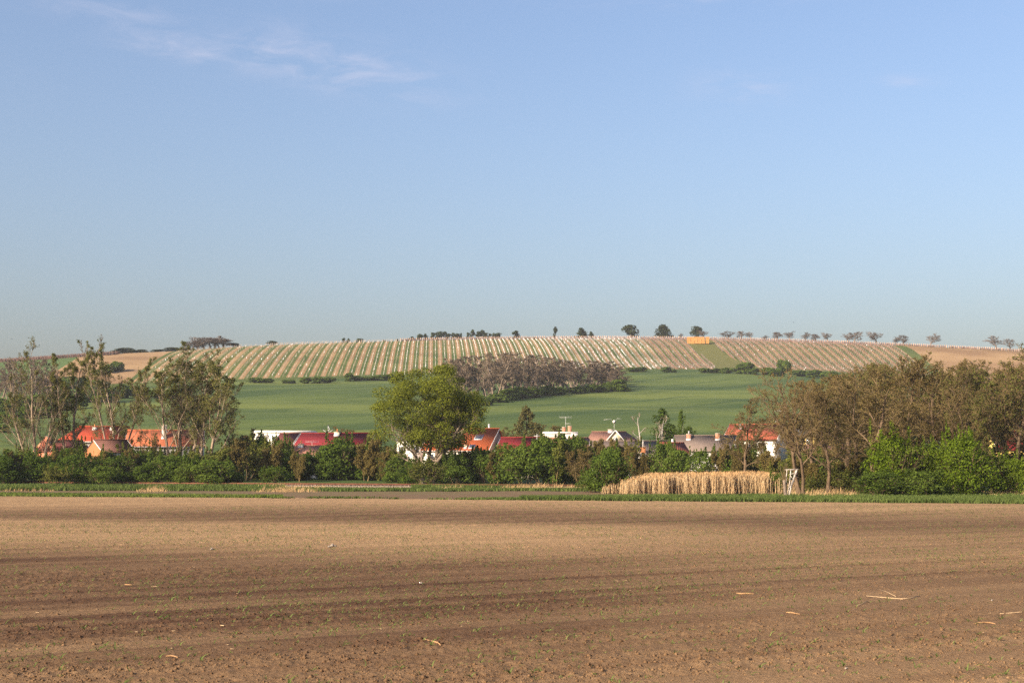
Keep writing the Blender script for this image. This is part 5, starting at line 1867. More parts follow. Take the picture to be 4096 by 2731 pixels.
MB().box(L_(797.4, 0)[0], L_(799.4, 0)[0], 0.91, 0.95, L_(0, 476.4)[2], L_(0, 470)[2]).build('back_board', M_('sleeper'), st)
pos = stand(785.6, Y=149.2)
rg = np.random.default_rng(9)
p0, r0_ = stem((0, 0, -0.2), (-0.05, 0, 1), 2.1, 0.20, 0.16, 7, rg, 0.05, 0)
a = kids(p0[None], r0_[None], 16, 0.72, 1.0, 35, 14, 0.85, 0.5, 0.08, 5, 0.16, rg, 0.0, 0.012)
e = empty('pollard_stump', pos, 0, 'thick pollarded stump with thin shoots beside the hunting stand', 'tree stump')
link('trunk', wood('trunk', [(p0[None], r0_[None], 10)], M_('bark_grey')), e)
link('twigs', wood('twigs', [(a[0], a[1], 4)], M_('twig_brown')), e, kind='stuff')

# ------------------------------------------------------------------ grasses and reeds (nobody could count them)
MATS['grass'] = mat_leaf('grass_blade', (0.055, 0.085, 0.020), (0.125, 0.160, 0.045), 0.3, 0.0)
MATS['rape'] = mat_leaf('verge_herb', (0.060, 0.098, 0.018), (0.150, 0.185, 0.045), 0.3, 0.0)
MATS['dry'] = mat_leaf('dry_grass', (0.30, 0.185, 0.085), (0.52, 0.37, 0.19), 0.25, 0.0)
MATS['reed'] = mat_leaf('reed', (0.42, 0.295, 0.155), (0.68, 0.515, 0.30), 0.35, 0.0)
MATS['plume'] = mat_leaf('reed_plume', (0.36, 0.22, 0.10), (0.54, 0.36, 0.18), 0.35, 0.0)


def scatter_px(n, x0, x1, lo, hi, rng, dens=None):
    """n ground points whose pixels fall between rows lo(px) (near) and hi(px) (far), even in plan"""
    px = x0 + (x1 - x0) * rng.random(n)
    l, h_ = lo(px), hi(px)
    Yl, Yh = -EYE / slope(l), -EYE / slope(h_)
    Y = Yl + (Yh - Yl) * rng.random(n)
    for _ in range(3):
        z = ground((px - 512) / F * Y, Y)
        # keep the pixel row while the land rises
        row = l + (h_ - l) * ((Y - Yl) / np.maximum(Yh - Yl, 1e-6))
        Yn = (z - EYE) / slope(row)
        Y = np.clip(Yn, 60, 240)
    X = (px - 512) / F * Y
    return np.stack([X, Y, ground(X, Y)], -1), px


def blades(P, h, w, rng, lean=0.35, wind=(0.12, 0)):
    n = len(P)
    a = rng.random(n) * 6.283
    hh = (h if np.ndim(h) else np.full(n, h)) * (0.55 + 0.75 * rng.random(n))
    d = np.stack([np.cos(a), np.sin(a), 0 * a], -1) * (w * (0.6 + 0.8 * rng.random(n)))[:, None] * 0.5
    tip = P + np.stack([rng.normal(wind[0], lean, n) * hh, rng.normal(wind[1], lean, n) * hh, hh], -1)
    mid = 0.5 * (P + tip) + np.stack([0 * hh, 0 * hh, 0.10 * hh], -1)
    lo = P - np.array([0, 0, 0.06])
    V = np.stack([lo - d, lo + d, mid + d * 0.8, tip, mid - d * 0.8], 1).reshape(-1, 3)
    b = (np.arange(n) * 5)[:, None]
    return V, b + np.array([[0, 1, 2, 4]]), b + np.array([[4, 2, 3]])


def grass_obj(name, label, P, h, w, mat, rng, lean=0.35, wind=(0.12, 0), cat='grass'):
    V, Q, T = blades(P, h, w, rng, lean, wind)
    tint = np.repeat(np.clip(0.5 + 0.9 * fbm(P[:, 0] / 3.0, P[:, 1] / 2.0, 4, 2) + rng.normal(0, 0.22, len(P)), 0, 1), 5)
    o = link(name, mesh_of(name, V, [Q, T], M_(mat), tint=tint), kind='stuff')
    return tag(o, label, cat)


lin = lambda *pts: (lambda px: np.interp(px, [p[0] for p in pts], [p[1] for p in pts]))
gr = np.random.default_rng(71)
# near strip beside the ploughed field: tall herbs on the left, thinning, thick grass on the right
P, _ = scatter_px(11000, -40, 284, lin((-40, 495.3), (0, 495.6), (284, 497.2)), lin((-40, 492.5), (0, 493), (284, 495.6)), gr)
grass_obj('verge_herbs', 'tall green herbs in a strip along the left field edge', P, 0.24, 0.10, 'rape', gr, 0.3)
P, px = scatter_px(9000, 270, 640, lin((200, 497.0), (300, 497.9), (512, 499.6), (640, 500.5)), lin((200, 496.2), (300, 497.0), (512, 498.2), (560, 498.3), (640, 497)), gr)
k = fbm(P[:, 0] / 7.0, P[:, 1] / 2.5, 12, 2) + np.clip((px - 480) / 220, -0.12, 1) > 0.0
grass_obj('verge_grass', 'short broken grass strip in the middle of the far field edge', P[k], 0.22, 0.10, 'grass', gr)
P, _ = scatter_px(48000, 520, 1150, lin((500, 499.4), (640, 500.6), (800, 501.6), (1024, 503.4), (1150, 504.2)), lin((500, 498.6), (560, 497.8), (640, 496.6), (800, 496.0), (900, 494.5), (1024, 494.5), (1150, 494.5)), gr)
grass_obj('verge_grass', 'thick green grass strip in front of the reeds and right grove', P, 0.38, 0.10, 'grass', gr)
# far verge before the railway
P, _ = scatter_px(36000, -30, 640, lin((-30, 485.8), (0, 486.0), (150, 487.0), (300, 488.4), (512, 490.0), (640, 490.8)), lin((-30, 483.2), (0, 483.5), (300, 483.8), (420, 484.0), (512, 485.0), (640, 486)), gr)
grass_obj('railway_grass', 'green grass bank in front of the railway and hedge', P, 0.34, 0.12, 'grass', gr)
for x0_, x1_, lab_ in ((-30, 286, 'taller green grass hiding the left part of the railway'), (412, 640, 'taller green grass hiding the right part of the railway')):
    P, _ = scatter_px(9000, x0_, x1_, lambda p: np.interp(p, [-30, 286, 412, 640], [483.2, 484.2, 485.0, 486.4]), lambda p: np.interp(p, [-30, 286, 412, 640], [481.8, 482.6, 483.6, 485]), gr)
    grass_obj('railway_grass', lab_, P, 0.55, 0.12, 'grass', gr)
# dry tufts
for (x0, x1, lo, hi, n, hh, lab) in ((138, 172, 484.5, 481, 1500, 0.8, 'dry beige grass tuft under the dark bushes on the left'),
                                     (252, 330, 486.5, 482, 3200, 0.95, 'reddish dry grass bank left of the open railway'),
                                     (430, 470, 487, 483.5, 1600, 0.9, 'windblown dry grass right of the big tree foot'),
                                     (476, 612, 489.8, 486.5, 2600, 1.1, 'sparse dry reeds along the hedge foot'),
                                     (768, 885, 497.5, 489, 5200, 0.95, 'dry straw-coloured weeds around the hunting stand'),
                                     (975, 1075, 497.5, 491, 2600, 0.85, 'dry straw-coloured weeds at the right edge'),
                                     (0, 60, 484.0, 481.5, 800, 0.5, 'dry grass along the ballast at the left edge')):
    P, ppx_ = scatter_px(n, x0, x1, lambda p, v=lo: v + 0 * p, lambda p, v=hi: v + 0 * p, gr)
    el = np.clip(1 - ((ppx_ - 0.5 * (x0 + x1)) / (0.5 * (x1 - x0))) ** 2, 0, 1)
    ed = np.minimum(P[:, 0] - P[:, 0].min(), P[:, 0].max() - P[:, 0]) / 3.0
    k = fbm(P[:, 0] / 2.2, P[:, 1] / 3.0, 22, 3) + gr.normal(0, 0.06, len(P)) > 0.06 - 0.16 * (np.clip(ed, 0, 1) - 0.4)
    k &= gr.random(len(P)) < 0.15 + 0.7 * el
    grass_obj('dry_grass', lab, P[k], hh * 0.8 * (0.25 + 0.75 * np.sqrt(el[k])) * (0.35 + 0.75 * gr.random(k.sum())), 0.06, 'dry', gr, 0.25, (0.2, 0))
# the reed bed: thins out and drops to both ends
n = 38000
px = 600 + 198 * gr.random(n)
Y = 170.0 + 17 * gr.random(n) ** 0.85
pr = np.interp(px, [600, 615, 640, 680, 775, 798], [0.03, 0.15, 0.6, 1.0, 1.0, 0.25]) * np.clip((Y - 169 - 3.5 * vnoise(px / 6.0, 0 * px, 3)) / 2.5, 0.06, 1)
k = gr.random(n) < pr
px, Y = px[k], Y[k]
n = len(px)
X = (px - 512) / F * Y
P = np.stack([X, Y, ground(X, Y)], -1)
hh = np.interp(px, [600, 620, 650, 700, 760, 776, 786, 796], [0.7, 1.45, 2.0, 2.15, 2.2, 2.05, 1.4, 0.7]) * (0.72 + 0.34 * gr.random(n)) * (1 + 0.25 * fbm(X / 2.5, Y / 2.5, 6, 3))
V, Q = boxes(P, 0.024 + 0.018 * gr.random(n), hh, gr, 0.09)
tint = np.repeat(np.clip(gr.normal(0.55, 0.28, n), 0, 1), 8)
B = np.repeat(P, 3, 0)
hb = np.repeat(hh, 3)
B = B + np.stack([0 * hb, 0 * hb, hb * gr.random(len(hb)) * 0.9], -1)
V2, Q2, T2 = blades(B, 0.5, 0.04, gr, 0.3, (0.15, 0))
tp = P[::2] + np.stack([0 * hh[::2], 0 * hh[::2], hh[::2]], -1)
V3, Q3, T3 = blades(tp, 0.30, 0.09, gr, 0.25, (0.4, 0))
me = mesh_of('reed_bed', np.vstack([V, V2]), [np.vstack([Q, Q2 + len(V)]), T2 + len(V)], M_('reed'), tint=np.concatenate([tint, gr.random(len(V2))]))
rb = tag(link('reed_bed', me, kind='stuff'), 'bed of tall golden dry reeds with feathery tops before the hedge', 'reeds')
link('reed_plumes', mesh_of('reed_plumes', V3, [Q3, T3], M_('plume'), tint=gr.random(len(V3))), rb, kind='stuff')

# ------------------------------------------------------------------ vineyard
MATS['post_tan'] = mat_plain('vine_post_tan', (0.33, 0.27, 0.20), 0.9, 0.2, 0.05)
MATS['post_grey'] = mat_plain('vine_post_grey', (0.36, 0.33, 0.31), 0.8, 0.25, 0.05)
MATS['post_orange'] = mat_plain('crest_post', (0.50, 0.33, 0.21), 0.9, 0.25, 0.05)
MATS['guard'] = mat_plain('white_guard', (0.78, 0.80, 0.80), 0.7, 0.05, 0.05)
MATS['cane'] = mat_plain('vine_cane', (0.15, 0.085, 0.065), 0.9, 0.3, 0.2)
vr = np.random.default_rng(8)
VX = [(215, 'below the domed thicket on the crest'), (271, 'below the lone crest shrub'), (320, 'in the steep left vineyard'), (365, 'right of the steep left vineyard'), (405, 'below the left end of the pine row'), (448, 'below the dense pine clump'),
      (495, 'below the second pine clump'), (530, 'right of the pine clumps'), (555, 'below the columnar crest tree'), (586, 'below the two ragged conifers'), (631, 'below the first bushy crest tree'), (664, 'below the second bushy crest tree'),
      (690, 'below the straw bales'), (729, 'right of the straw bales'), (765, 'below the grouped bare crest trees'), (800, 'in the right vineyard'), (840, 'left of the right grass path'), (880, 'beside the right grass path')]
rows = []
q = Q_LEFT + 0.05
base_c = VN * 0
while q < Q_RIGHT - 2:
    # walk along the row: points with vq = q
    s = np.arange(640, 1120, 0.95)
    p = VN[None] * q + VDIR[None] * s[:, None]
    x, y = p[:, 0], p[:, 1]
    pxs = 512 + F * x / y
    inside = (y > D1(pxs) + 6) & (y < D2(pxs) - 5)
    z = ground(x, y)
    ppx, ppy = proj(x, y, z)
    inside &= ~inpoly(ppx, ppy, BALE_GAP)
    if inside.sum() > 12:
        rows.append((q, np.stack([x, y, z], -1)[inside], float(ppx[inside][-1]), float(ppx[inside][0])))
    q += SP
looks_v, items = [], []
for (q, P, pt, pb) in rows:
    if pt < 366:
        lk_ = 'row of pale vine stakes'
    elif pt < 545:
        lk_ = 'row of white-guarded young vines'
    elif pt < 640:
        lk_ = 'row of stakes with scattered white guards'
    else:
        lk_ = 'row of grey stakes with brown vines'
    looks_v.append(lk_)
    items.append((pt, lk_))
vl = label_by_landmark(items, VX)
print('vine rows', len(rows))
for (q, P, pt, pb), lk_, lab in zip(rows, looks_v, vl):
    o = P[0].copy()
    e = empty('vine_row', o, 0.0, lab, 'vine row', 'vine rows on the hill')
    R = P - o
    n = len(R)
    jit = vr.normal(0, 0.06, (n, 3)) * np.array([1, 1, 0])
    if lk_.startswith('row of pale'):
        k = vr.random(n) < 0.6
        V, Q = boxes((R + jit)[k], 0.050, 1.45 + 0.35 * vr.random(k.sum()), vr, 0.03)
        link('stakes', mesh_of('stakes', V, Q, M_('post_tan')), e, kind='stuff')
        k = vr.random(n) < 0.02
        k[vr.integers(0, n)] = True
        V, Q = boxes((R + jit)[k], 0.14, 0.8, vr, 0.02)
        link('guards', mesh_of('guards', V, Q, M_('guard')), e, kind='stuff')
    elif lk_.startswith('row of white'):
        k = np.arange(n) % 4 == 0
        V, Q = boxes((R + jit)[k], 0.08, 1.7, vr, 0.03)
        link('stakes', mesh_of('stakes', V, Q, M_('post_tan')), e, kind='stuff')
        gap = fbm(P[:, 1] / 14.0, P[:, 0] / 3.0, 3, 2)
        dens = 0.8 if pt > 405 else 0.4
        k = (vr.random(n) < dens) & (gap > -0.2 + (0.12 if pt < 405 else 0))
        k[vr.integers(0, n)] = True
        V, Q = boxes((R + jit)[k], 0.09, 0.55, vr, 0.02)
        link('guards', mesh_of('guards', V, Q, M_('guard')), e, kind='stuff')
    elif lk_.startswith('row of stakes'):
        k = np.arange(n) % 3 == 0
        V, Q = boxes((R + jit)[k], 0.13, 1.8, vr, 0.03)
        link('stakes', mesh_of('stakes', V, Q, M_('post_grey')), e, kind='stuff')
        gap = fbm(P[:, 1] / 9.0, P[:, 0] / 2.0, 5, 2)
        k = gap > 0.10
        k[vr.integers(0, n)] = True
        V, Q = boxes((R + jit)[k], 0.12, 0.6, vr, 0.02)
        link('guards', mesh_of('guards', V, Q, M_('guard')), e, kind='stuff')
        V, Q = boxes((R + jit * 3)[::3], 0.09, 0.7, vr, 0.2)
        link('canes', mesh_of('canes', V, Q, M_('cane')), e, kind='stuff')
    else:
        k = np.arange(n) % 4 == 0
        V, Q = boxes((R + jit)[k], 0.10, 1.9, vr, 0.03)
        link('stakes', mesh_of('stakes', V, Q, M_('post_grey')), e, kind='stuff')
        rr_ = R + jit * 3
        V, Q = boxes(rr_, 0.19, 0.85 + 0.35 * vr.random(n), vr, 0.25)
        link('canes', mesh_of('canes', V, Q, M_('cane')), e, kind='stuff')
        k = vr.random(n) < 0.012
        V, Q = boxes((R + jit)[k], 0.26, 0.7, vr, 0.02)
        if k.sum():
            link('guards', mesh_of('guards', V, Q, M_('guard')), e, kind='stuff')

# trellis rows along the crest
segs = [(266, 330), (330, 400), (400, 450), (450, 500), (500, 560), (560, 640), (640, 720), (720, 800), (800, 880), (880, 950), (950, 1030), (1030, 1120)]
phr = ['above the steep left vineyard', 'right of the lone crest shrub', 'below the left end of the pine row', 'below the dense pine clump', 'below the second pine clump', 'below the columnar crest tree',
       'below the first bushy crest tree', 'right of the straw bales', 'below the grouped bare crest trees', 'below the lone round bare tree', 'above the bare tan field', 'at the right edge']
for (a_, b_), ph in zip(segs, phr):
    first = None
    for back, tone in ((-4.0, 0), (-1.0, 1), (2.0, 2)):
        step = 1.45
        npx = int((b_ - a_) / F * 1070 / step)
        pxs = np.linspace(a_, b_, npx, endpoint=False)
        d = D2(pxs) + back
        x = (pxs - 512) / F * d
        P = np.stack([x, d, ground(x, d)], -1)
        o = P[0].copy()
        rown = ('near', 'middle', 'far')[tone]
        e = empty('trellis_row', o, 0.0, '%s trellis row along the crest %s' % (rown, ph), 'vine row', 'trellis rows along the crest')
        R = P - o
        m = M_('post_tan') if a_ < 400 else M_('post_orange')
        V, Q = boxes(R + vr.normal(0, 0.12, R.shape) * np.array([1, 1, 0]), 0.18 if a_ >= 400 else 0.13, 2.1 if a_ >= 400 else 1.6, vr, 0.03)
        link('posts', mesh_of('posts', V, Q, m), e, kind='stuff')
        if a_ >= 400:
            nn = npx * 6
            t_ = vr.random(nn) * (npx - 1)
            i_ = t_.astype(int)
            C = R[i_] + (R[np.minimum(i_ + 1, npx - 1)] - R[i_]) * (t_ - i_)[:, None] + vr.normal(0, 0.15, (nn, 3)) * np.array([1, 1, 0])
            V, Q = boxes(C, 0.10, 0.9 + 0.7 * vr.random(nn), vr, 0.25)
            link('canes', mesh_of('canes', V, Q, M_('cane')), e, kind='stuff')
# dark old vineyard on the far left crest
for (a_, b_, ph) in ((-60, 18, 'at the left edge'), (18, 70, 'behind the bare pale poplar'), (70, 118, 'behind the slender tufted poplar')):
    for back, nm in ((-14.0, 'near'), (-9.0, 'middle'), (-3.0, 'far')):
        npx = int((b_ - a_) / F * 860 / 1.1)
        pxs = np.linspace(a_, b_, npx, endpoint=False)
        d = D2(pxs) + back
        x = (pxs - 512) / F * d
        P = np.stack([x, d, ground(x, d)], -1)
        o = P[0].copy()
        e = empty('vine_row', o, 0.0, '%s dark old vine row on the left crest %s' % (nm, ph), 'vine row', 'dark vine rows on the left crest')
        R = P - o
        V, Q = boxes((R + vr.normal(0, 0.1, R.shape))[::2], 0.14, 2.2, vr, 0.05)
        link('posts', mesh_of('posts', V, Q, M_('twig_grey')), e, kind='stuff')
        RR = np.repeat(R, 7, 0)
        V, Q = boxes(RR + vr.normal(0, 0.5, RR.shape) * np.array([1, 0.3, 0]), 0.13, 1.5 + 0.4 * vr.random(len(RR)), vr, 0.2)
        link('canes', mesh_of('canes', V, Q, M_('cane')), e, kind='stuff')

# ------------------------------------------------------------------ straw bale stack
MATS['straw'] = mat_plain('straw', (0.43, 0.215, 0.070), 0.95, 0.22, 1.2, 0.1, 0.5)
BD = 1046.0
bc = at(697.6, 344.6, BD)
bz = float(ground(bc[0], BD))
bw, bh, bdp = 2.45, 1.02, 1.25
br_ = np.random.default_rng(4)
m = MB()
ch = 0.07
m.tube([(-bw / 2 + 0.02, 0, bh / 2), (-bw / 2 + 0.08, 0, bh / 2), (bw / 2 - 0.08, 0, bh / 2), (bw / 2 - 0.02, 0, bh / 2)], 0.02, 4)
m = MB()
V = []
for zz in (0, bh):
    for (xx, yy) in ((-bw / 2, -bdp / 2), (bw / 2, -bdp / 2), (bw / 2, bdp / 2), (-bw / 2, bdp / 2)):
        V.append((xx, yy, zz))
bale_bm = None
import bmesh
bm = bmesh.new()
vs = [bm.verts.new(v) for v in V]
for f in ((3, 2, 1, 0), (4, 5, 6, 7), (0, 1, 5, 4), (1, 2, 6, 5), (2, 3, 7, 6), (3, 0, 4, 7)):
    bm.faces.new([vs[i] for i in f])
bmesh.ops.bevel(bm, geom=list(bm.edges), offset=0.10, segments=1, affect='EDGES')
bale_me = bpy.data.meshes.new('straw_bale')
bm.to_mesh(bale_me)
bm.free()
bale_me.materials.append(M_('straw'))
LAY = ['bottom', 'second', 'third', 'fourth', 'top']
first = True
for lay in range(5):
    ncol = 6
    for c in range(ncol):
        for dpt in range(2):
            if dpt == 1 and not (lay == 4 or c == 0):
                continue
            o = bpy.data.objects.new('straw_bale', bale_me)
            COL.objects.link(o)
            gapx = 0.75 if c == 5 else 0.0
            step_b = 0.0
            o.location = (bc[0] + (c - 2.5) * (bw + 0.10) + gapx + br_.normal(0, 0.06), BD + dpt * 1.32 - (1.2 if c > 1 else 0.0) + br_.normal(0, 0.05), bz - 0.15 + lay * (bh - 0.015))
            o.rotation_euler = (0, 0, br_.normal(0, 0.02))
            rowp = '%s layer' % LAY[lay]
            colp = ('leftmost', 'second from left', 'third from left', 'third from right', 'second from right', 'rightmost')[c]
            tag(o, 'straw bale %s in the %s, %s of the hilltop stack' % (colp, rowp, 'front' if dpt == 0 else 'back'), 'straw bale', 'straw bales stacked on the hill')

# ------------------------------------------------------------------ the near field: clods, seedlings, straw
cr_ = np.random.default_rng(33)


def field_pts(n, d0, d1, rng, pw=1.0):
    """points in front of the lens, denser near"""
    a = rng.random(n)
    d = (d0 ** (1 - pw) + a * (d1 ** (1 - pw) - d0 ** (1 - pw))) ** (1 / (1 - pw)) if pw != 1 else d0 * (d1 / d0) ** a
    x = (rng.random(n) - 0.5) * 0.82 * (d + 4)
    return x, d


def lumps(P, s, rng):
    """rough clods: squashed octahedra"""
    n = len(P)
    base = np.array([(1, 0, 0), (0, 1, 0), (-1, 0, 0), (0, -1, 0), (0, 0, 1), (0, 0, -0.6)], float)
    V = base[None] * (0.65 + 0.6 * rng.random((n, 6, 1))) * np.array([1, 1, 0.8]) * s[:, None, None]
    a = rng.random(n) * 6.283
    ca, sa = np.cos(a)[:, None], np.sin(a)[:, None]
    X = V[..., 0] * ca - V[..., 1] * sa
    Yv = V[..., 0] * sa + V[..., 1] * ca
    V = np.stack([X, Yv, V[..., 2]], -1) + P[:, None]
    T = np.array([(0, 1, 4), (1, 2, 4), (2, 3, 4), (3, 0, 4), (1, 0, 5), (2, 1, 5), (3, 2, 5), (0, 3, 5)])
    return V.reshape(-1, 3), ((np.arange(n) * 6)[:, None, None] + T[None]).reshape(-1, 3)


x, y = field_pts(95000, 20.5, 90, cr_, 1.3)
q = x * ROWN[0] + y * ROWN[1]
al = x * ROWD[0] + y * ROWD[1]
rough = 0.5 + 2.4 * fbm(q / 2.4, al / 60.0, 77, 2) + 1.2 * fbm(x / 1.5, y / 1.5, 5, 2)
k = cr_.random(len(x)) < np.clip(rough, 0.06, 1)
x, y, rough = x[k], y[k], rough[k]
sz = 0.011 + 0.024 * cr_.random(len(x)) ** 2.2 + 0.030 * (cr_.random(len(x)) < 0.06)
V, T = lumps(np.stack([x, y, field_height(x, y) + 0.002], -1), sz, cr_)
ms = np.repeat(np.clip(moisture(x, y) + 0.1, 0, 1), 6)
soil_m = bpy.data.materials['ploughed_soil']
o = link('soil_clods', mesh_of('soil_clods', V, T, soil_m, attrs={'moist': ms}), kind='stuff')
tag(o, 'crumbled brown clods strewn over the ploughed field', 'soil clods')

MATS['maize'] = mat_leaf('maize_leaf', (0.095, 0.135, 0.032), (0.200, 0.240, 0.075), 0.35, 0.3)


def seedling(rng, s=1.0, nl=4):
    """arching strap leaves from one point"""
    V, Q = [], []
    for k in range(nl):
        a = rng.random() * 6.283 + k * 2.4
        ln = s * (0.10 + 0.10 * rng.random())
        w = s * (0.007 + 0.005 * rng.random())
        rise = 0.75 + 0.5 * rng.random()
        pts = []
        for t in (0, 0.35, 0.7, 1.0):
            r = ln * t * (0.45 + 0.4 * t)
            zz = ln * (rise * t - 0.75 * t * t) + 0.01
            pts.append(np.array([cos(a) * r, sin(a) * r, zz]))
        sd = np.array([-sin(a), cos(a), 0.3])
        b = len(V)
        for p, ww in zip(pts, (0.7, 1.0, 0.8, 0.12)):
            V += [p - sd * w * ww, p + sd * w * ww]
        for i in range(3):
            Q.append((b + 2 * i, b + 2 * i + 1, b + 2 * i + 3, b + 2 * i + 2))
    return np.array(V), np.array(Q)


sd_var = [seedling(cr_, 1.0 + 0.15 * k, 3 + k % 3) for k in range(7)]
# seeds stand in rows 0.75 m apart, patchy
qs = np.arange(-20, 110, 0.75)
PX = []
for q in qs:
    al = np.arange(-60, 200, 0.17)
    al = al + cr_.normal(0, 0.03, len(al))
    qq = q + cr_.normal(0, 0.025, len(al))
    x = ROWN[0] * qq + ROWD[0] * al
    y = ROWN[1] * qq + ROWD[1] * al
    k = (y > 21.0) & (y < 125) & (np.abs(x) < 0.40 * (y + 3))
    x, y = x[k], y[k]
    pt = fbm(x / 3.0, y / 3.0, 55, 3) + 0.35 * fbm(x / 14.0, y / 14.0, 56, 2)
    k = cr_.random(len(x)) < np.clip(0.44 + 1.5 * pt, 0.06, 0.95) * np.interp(y, [21, 45, 80, 125], [0.95, 0.9, 0.6, 0.4])
    PX.append(np.stack([x[k], y[k]], -1))
PX = np.vstack(PX)
PX = PX[np.argsort(PX[:, 1] - 0 * PX[:, 0])]
Zs = field_height(PX[:, 0], PX[:, 1])
ppx, ppy = proj(PX[:, 0], PX[:, 1], Zs)
inside = (ppx > -8) & (ppx < 1032) & (ppy < 684)
one = np.nonzero(inside)[0][:290]
isone = np.zeros(len(PX), bool)
isone[one] = True
sd_me = [mesh_of('maize_seedling', v, q_, M_('maize'), tint=np.repeat(cr_.random(len(v) // 8 + 1), 8)[:len(v)]) for v, q_ in sd_var]
for n_, i in enumerate(one):
    o = bpy.data.objects.new('maize_seedling', sd_me[n_ % 7])
    COL.objects.link(o)
    o.location = (PX[i, 0], PX[i, 1], Zs[i])
    o.rotation_euler = (0, 0, cr_.random() * 6.28)
    s = 0.4 + 0.45 * cr_.random()
    o.scale = (s, s, s)
    tag(o, 'young green maize seedling in the bare soil near the bottom edge', 'seedling', 'maize seedlings in the foreground')
rest = np.nonzero(~isone)[0]
print('seedlings', len(PX))
Vs, Qs, Ts, nv = [], [], [], 0
pick = cr_.integers(0, 7, len(rest))
for kind in range(7):
    ids = rest[pick == kind]
    v, q_ = sd_var[kind]
    s = (0.8 + 0.6 * cr_.random(len(ids))) * np.interp(PX[ids, 1], [22, 60, 125], [0.60, 0.52, 0.5])
    a = cr_.random(len(ids)) * 6.283
    ca, sa = np.cos(a)[:, None], np.sin(a)[:, None]
    X = (v[None, :, 0] * ca - v[None, :, 1] * sa) * s[:, None] + PX[ids, 0:1]
    Y = (v[None, :, 0] * sa + v[None, :, 1] * ca) * s[:, None] + PX[ids, 1:2]
    Z = v[None, :, 2] * s[:, None] + Zs[ids][:, None]
    Vs.append(np.stack([X, Y, Z], -1).reshape(-1, 3))
    Qs.append(((np.arange(len(ids)) * len(v))[:, None, None] + q_[None]).reshape(-1, 4) + nv)
    Ts.append(np.repeat(cr_.random(len(ids)), len(v)))
    nv += len(ids) * len(v)
o = link('maize_seedlings', mesh_of('maize_seedlings', np.vstack(Vs), np.vstack(Qs), M_('maize'), tint=np.concatenate(Ts)), kind='stuff')
tag(o, 'thin rows of young maize running across the brown field', 'seedlings')

# straw litter and stones
MATS['stalk'] = mat_plain('dry_stalk', (0.46, 0.33, 0.19), 0.85, 0.2, 20)
MATS['husk'] = mat_plain('dry_husk', (0.34, 0.20, 0.095), 0.85, 0.25, 20)
MATS['stone'] = mat_plain('pale_stone', (0.31, 0.26, 0.205), 0.9, 0.2, 10, 0.15, 0.4)


def near_at(px, py):
    Y = -EYE / float(slope(py))
    x = at(px, py, Y)[0]
    for _ in range(3):
        z = float(field_height(np.array([x]), np.array([Y]))[0])
        Y = (z - EYE) / float(slope(py))
        x = at(px, py, Y)[0]
    return np.array([x, Y, z])


def lie(name, pxy, rad, mat, label, cat, group=None, lift=0.015):
    pts = [near_at(*p) + np.array([0, 0, lift]) for p in pxy]
    o = pts[0].copy()
    m = MB()
    m.tube([p - o for p in pts], rad, 6)
    ob = m.build(name, M_(mat), loc=o, smooth=True)
    return tag(ob, label, cat, group)


lie('dry_stalk', [(866.5, 595.6), (884, 597.2), (902, 598.6), (912, 597.6), (919.5, 595.4)], [0.010, 0.013, 0.014, 0.012, 0.007], 'stalk', 'longest pale dry stalk lying in the right foreground', 'stalk', 'dry stalks on the field')
lie('dry_stalk', [(878, 589.2), (887, 592.2), (896, 596.8)], 0.007, 'stalk', 'thin dry stalk meeting the longest stalk from above', 'stalk', 'dry stalks on the field', 0.03)
lie('dry_stalk', [(857, 605.2), (863, 603.2), (868, 600.6)], 0.007, 'stalk', 'short bent stalk just left of the longest stalk', 'stalk', 'dry stalks on the field')
lie('dry_stalk', [(1000, 613.4), (1012, 612.6), (1022, 611.6)], 0.009, 'stalk', 'dry stalk at the right edge of the field', 'stalk', 'dry stalks on the field')
lie('dry_stalk', [(211, 625.5), (216, 624.8), (224, 625.3)], 0.012, 'stalk', 'pale straight stalk in the left foreground', 'stalk', 'dry stalks on the field')
lie('dry_leaf', [(736, 592.6), (741, 593.4), (747, 593.2), (754, 593.6)], [0.008, 0.030, 0.026, 0.006], 'husk', 'curled orange-brown dry leaf right of the middle', 'dry leaf', 'dry leaves on the field')
lie('dry_leaf', [(422, 638), (430, 640.5), (438, 642.4), (441, 645.2)], [0.007, 0.015, 0.016, 0.007], 'husk', 'forked straw-coloured dry leaf in the middle foreground', 'dry leaf', 'dry leaves on the field')
lie('dry_leaf', [(975, 623.2), (983, 622.0), (990, 622.4), (998, 624.0)], [0.007, 0.018, 0.018, 0.006], 'husk', 'large dry leaf in the right foreground', 'dry leaf', 'dry leaves on the field')
lie('dry_leaf', [(786, 612.0), (792, 612.4), (800, 614.0)], [0.008, 0.022, 0.008], 'husk', 'thin dry leaf below the curled orange leaf', 'dry leaf', 'dry leaves on the field')
lie('dry_leaf', [(166, 656.0), (172, 655.6), (178, 657.2)], [0.008, 0.022, 0.008], 'husk', 'dry leaf in the left foreground', 'dry leaf', 'dry leaves on the field')
lie('dry_leaf', [(125, 584.2), (132, 584.6)], [0.020, 0.012], 'husk', 'small orange dry leaf at the far left', 'dry leaf', 'dry leaves on the field')
for n_ in range(60):
    py = 545 + 132 * cr_.random() ** 0.8
    px = 8 + 1008 * cr_.random()
    ln = 1.5 + 3.5 * cr_.random() ** 2
    sl_ = cr_.normal(0, 0.12)
    lie('straw_bit', [(px, py), (px + ln * 0.5, py + sl_ * ln * 0.5 + cr_.normal(0, 0.2)), (px + ln, py + sl_ * ln)], 0.0025 + 0.003 * cr_.random(), 'stalk' if cr_.random() < 0.8 else 'husk',
        'short bleached straw bit lying loose on the brown soil', 'straw', 'straw bits on the field', 0.010)
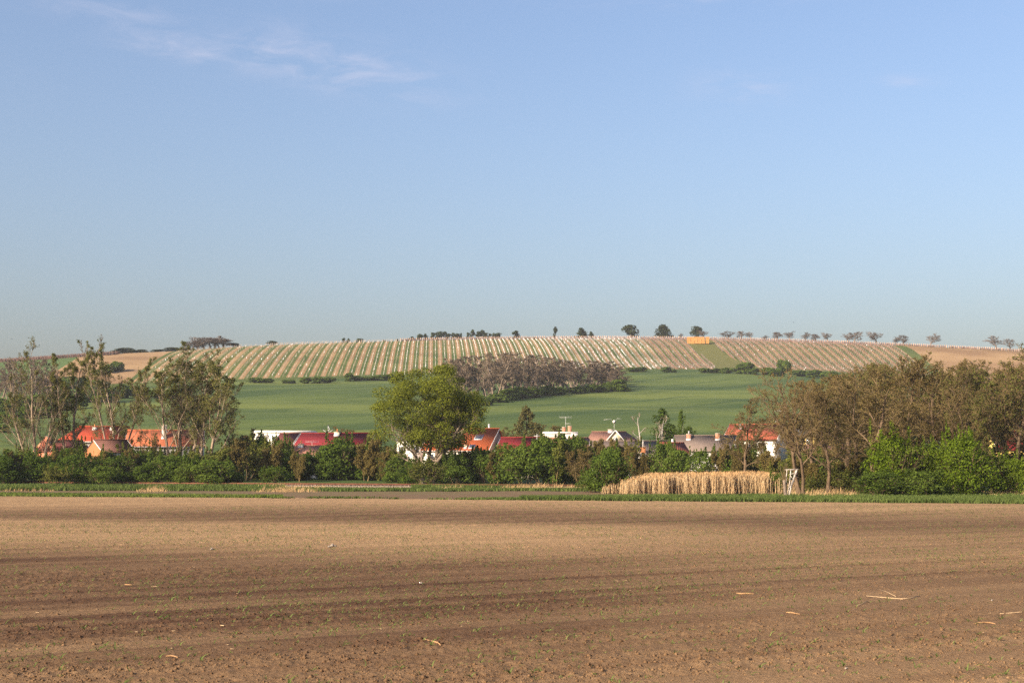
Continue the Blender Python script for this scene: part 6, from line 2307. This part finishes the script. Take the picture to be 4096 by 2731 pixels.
for px, py, s, lab in ((332.5, 546.2, 0.13, 'pale lump of stone in the middle of the field'), (329.0, 546.6, 0.07, 'small pale stone left of the pale lump'), (212, 549.2, 0.09, 'grey stone left of the pale lump'),
                       (421, 583.0, 0.06, 'white pebble in the dark soil'), (992, 600.0, 0.04, 'tiny white pebble in the right foreground'), (846, 668, 0.035, 'tiny pale pebble low in the right foreground')):
    p = near_at(px, py)
    V, T = lumps(np.array([[0, 0, s * 0.35], [s * 0.8, 0.05, s * 0.2], [-s * 0.5, -0.04, s * 0.25]]), np.array([s, s * 0.6, s * 0.7]), cr_)
    ob = link('stone', mesh_of('stone', V, T, M_('stone')), loc=p)
    tag(ob, lab, 'stone', 'stones on the field')


# ------------------------------------------------------------------ birds far up, and the air itself
def bird(px, py, Y, label, span=1.1):
    p = at(px, py, Y)
    b = MB()
    b.tube([(-0.02, -0.30, 0), (0, -0.1, 0), (0, 0.12, 0), (0, 0.34, -0.02)], [0.02, 0.09, 0.08, 0.03], 6)
    e = empty('bird', p, 0.6, label, 'bird', 'birds in the sky')
    b.build('body', M_('dark_metal'), e)
    for sg in (-1, 1):
        MB().poly_slab([(sg * 0.05, -0.12, 0.0), (sg * span * 0.3, -0.16, 0.16), (sg * span * 0.5, 0.02, 0.12), (sg * 0.05, 0.14, 0.0)], (0, 0, 0.02)).build('wing', M_('dark_metal'), e)


bird(11.8, 338.8, 620, 'small dark bird above the left end of the hill')
bird(793.5, 322, 700, 'tiny dark bird above the right vineyard')


def haze():
    x0, x1, y0, y1, z0, z1 = -1150, 1150, -110, 1560, -2.0, 128.0
    o = MB().box(x0, x1, y0, y1, z0, z1).build('haze', None, kind='stuff')
    m = bpy.data.materials.new('haze_air')
    m.use_nodes = True
    N, L = m.node_tree.nodes, m.node_tree.links
    N.clear()
    out = N.new('ShaderNodeOutputMaterial')
    v = N.new('ShaderNodeVolumePrincipled')
    v.inputs['Color'].default_value = (0.88, 0.93, 1.0, 1)
    v.inputs['Density'].default_value = HAZE
    v.inputs['Anisotropy'].default_value = 0.0
    L.new(v.outputs[0], out.inputs['Volume'])
    o.data.materials.clear()
    o.data.materials.append(m)
    tag(o, 'thin blue-grey air haze over the whole valley', 'haze')


HAZE = 0.00007
haze()
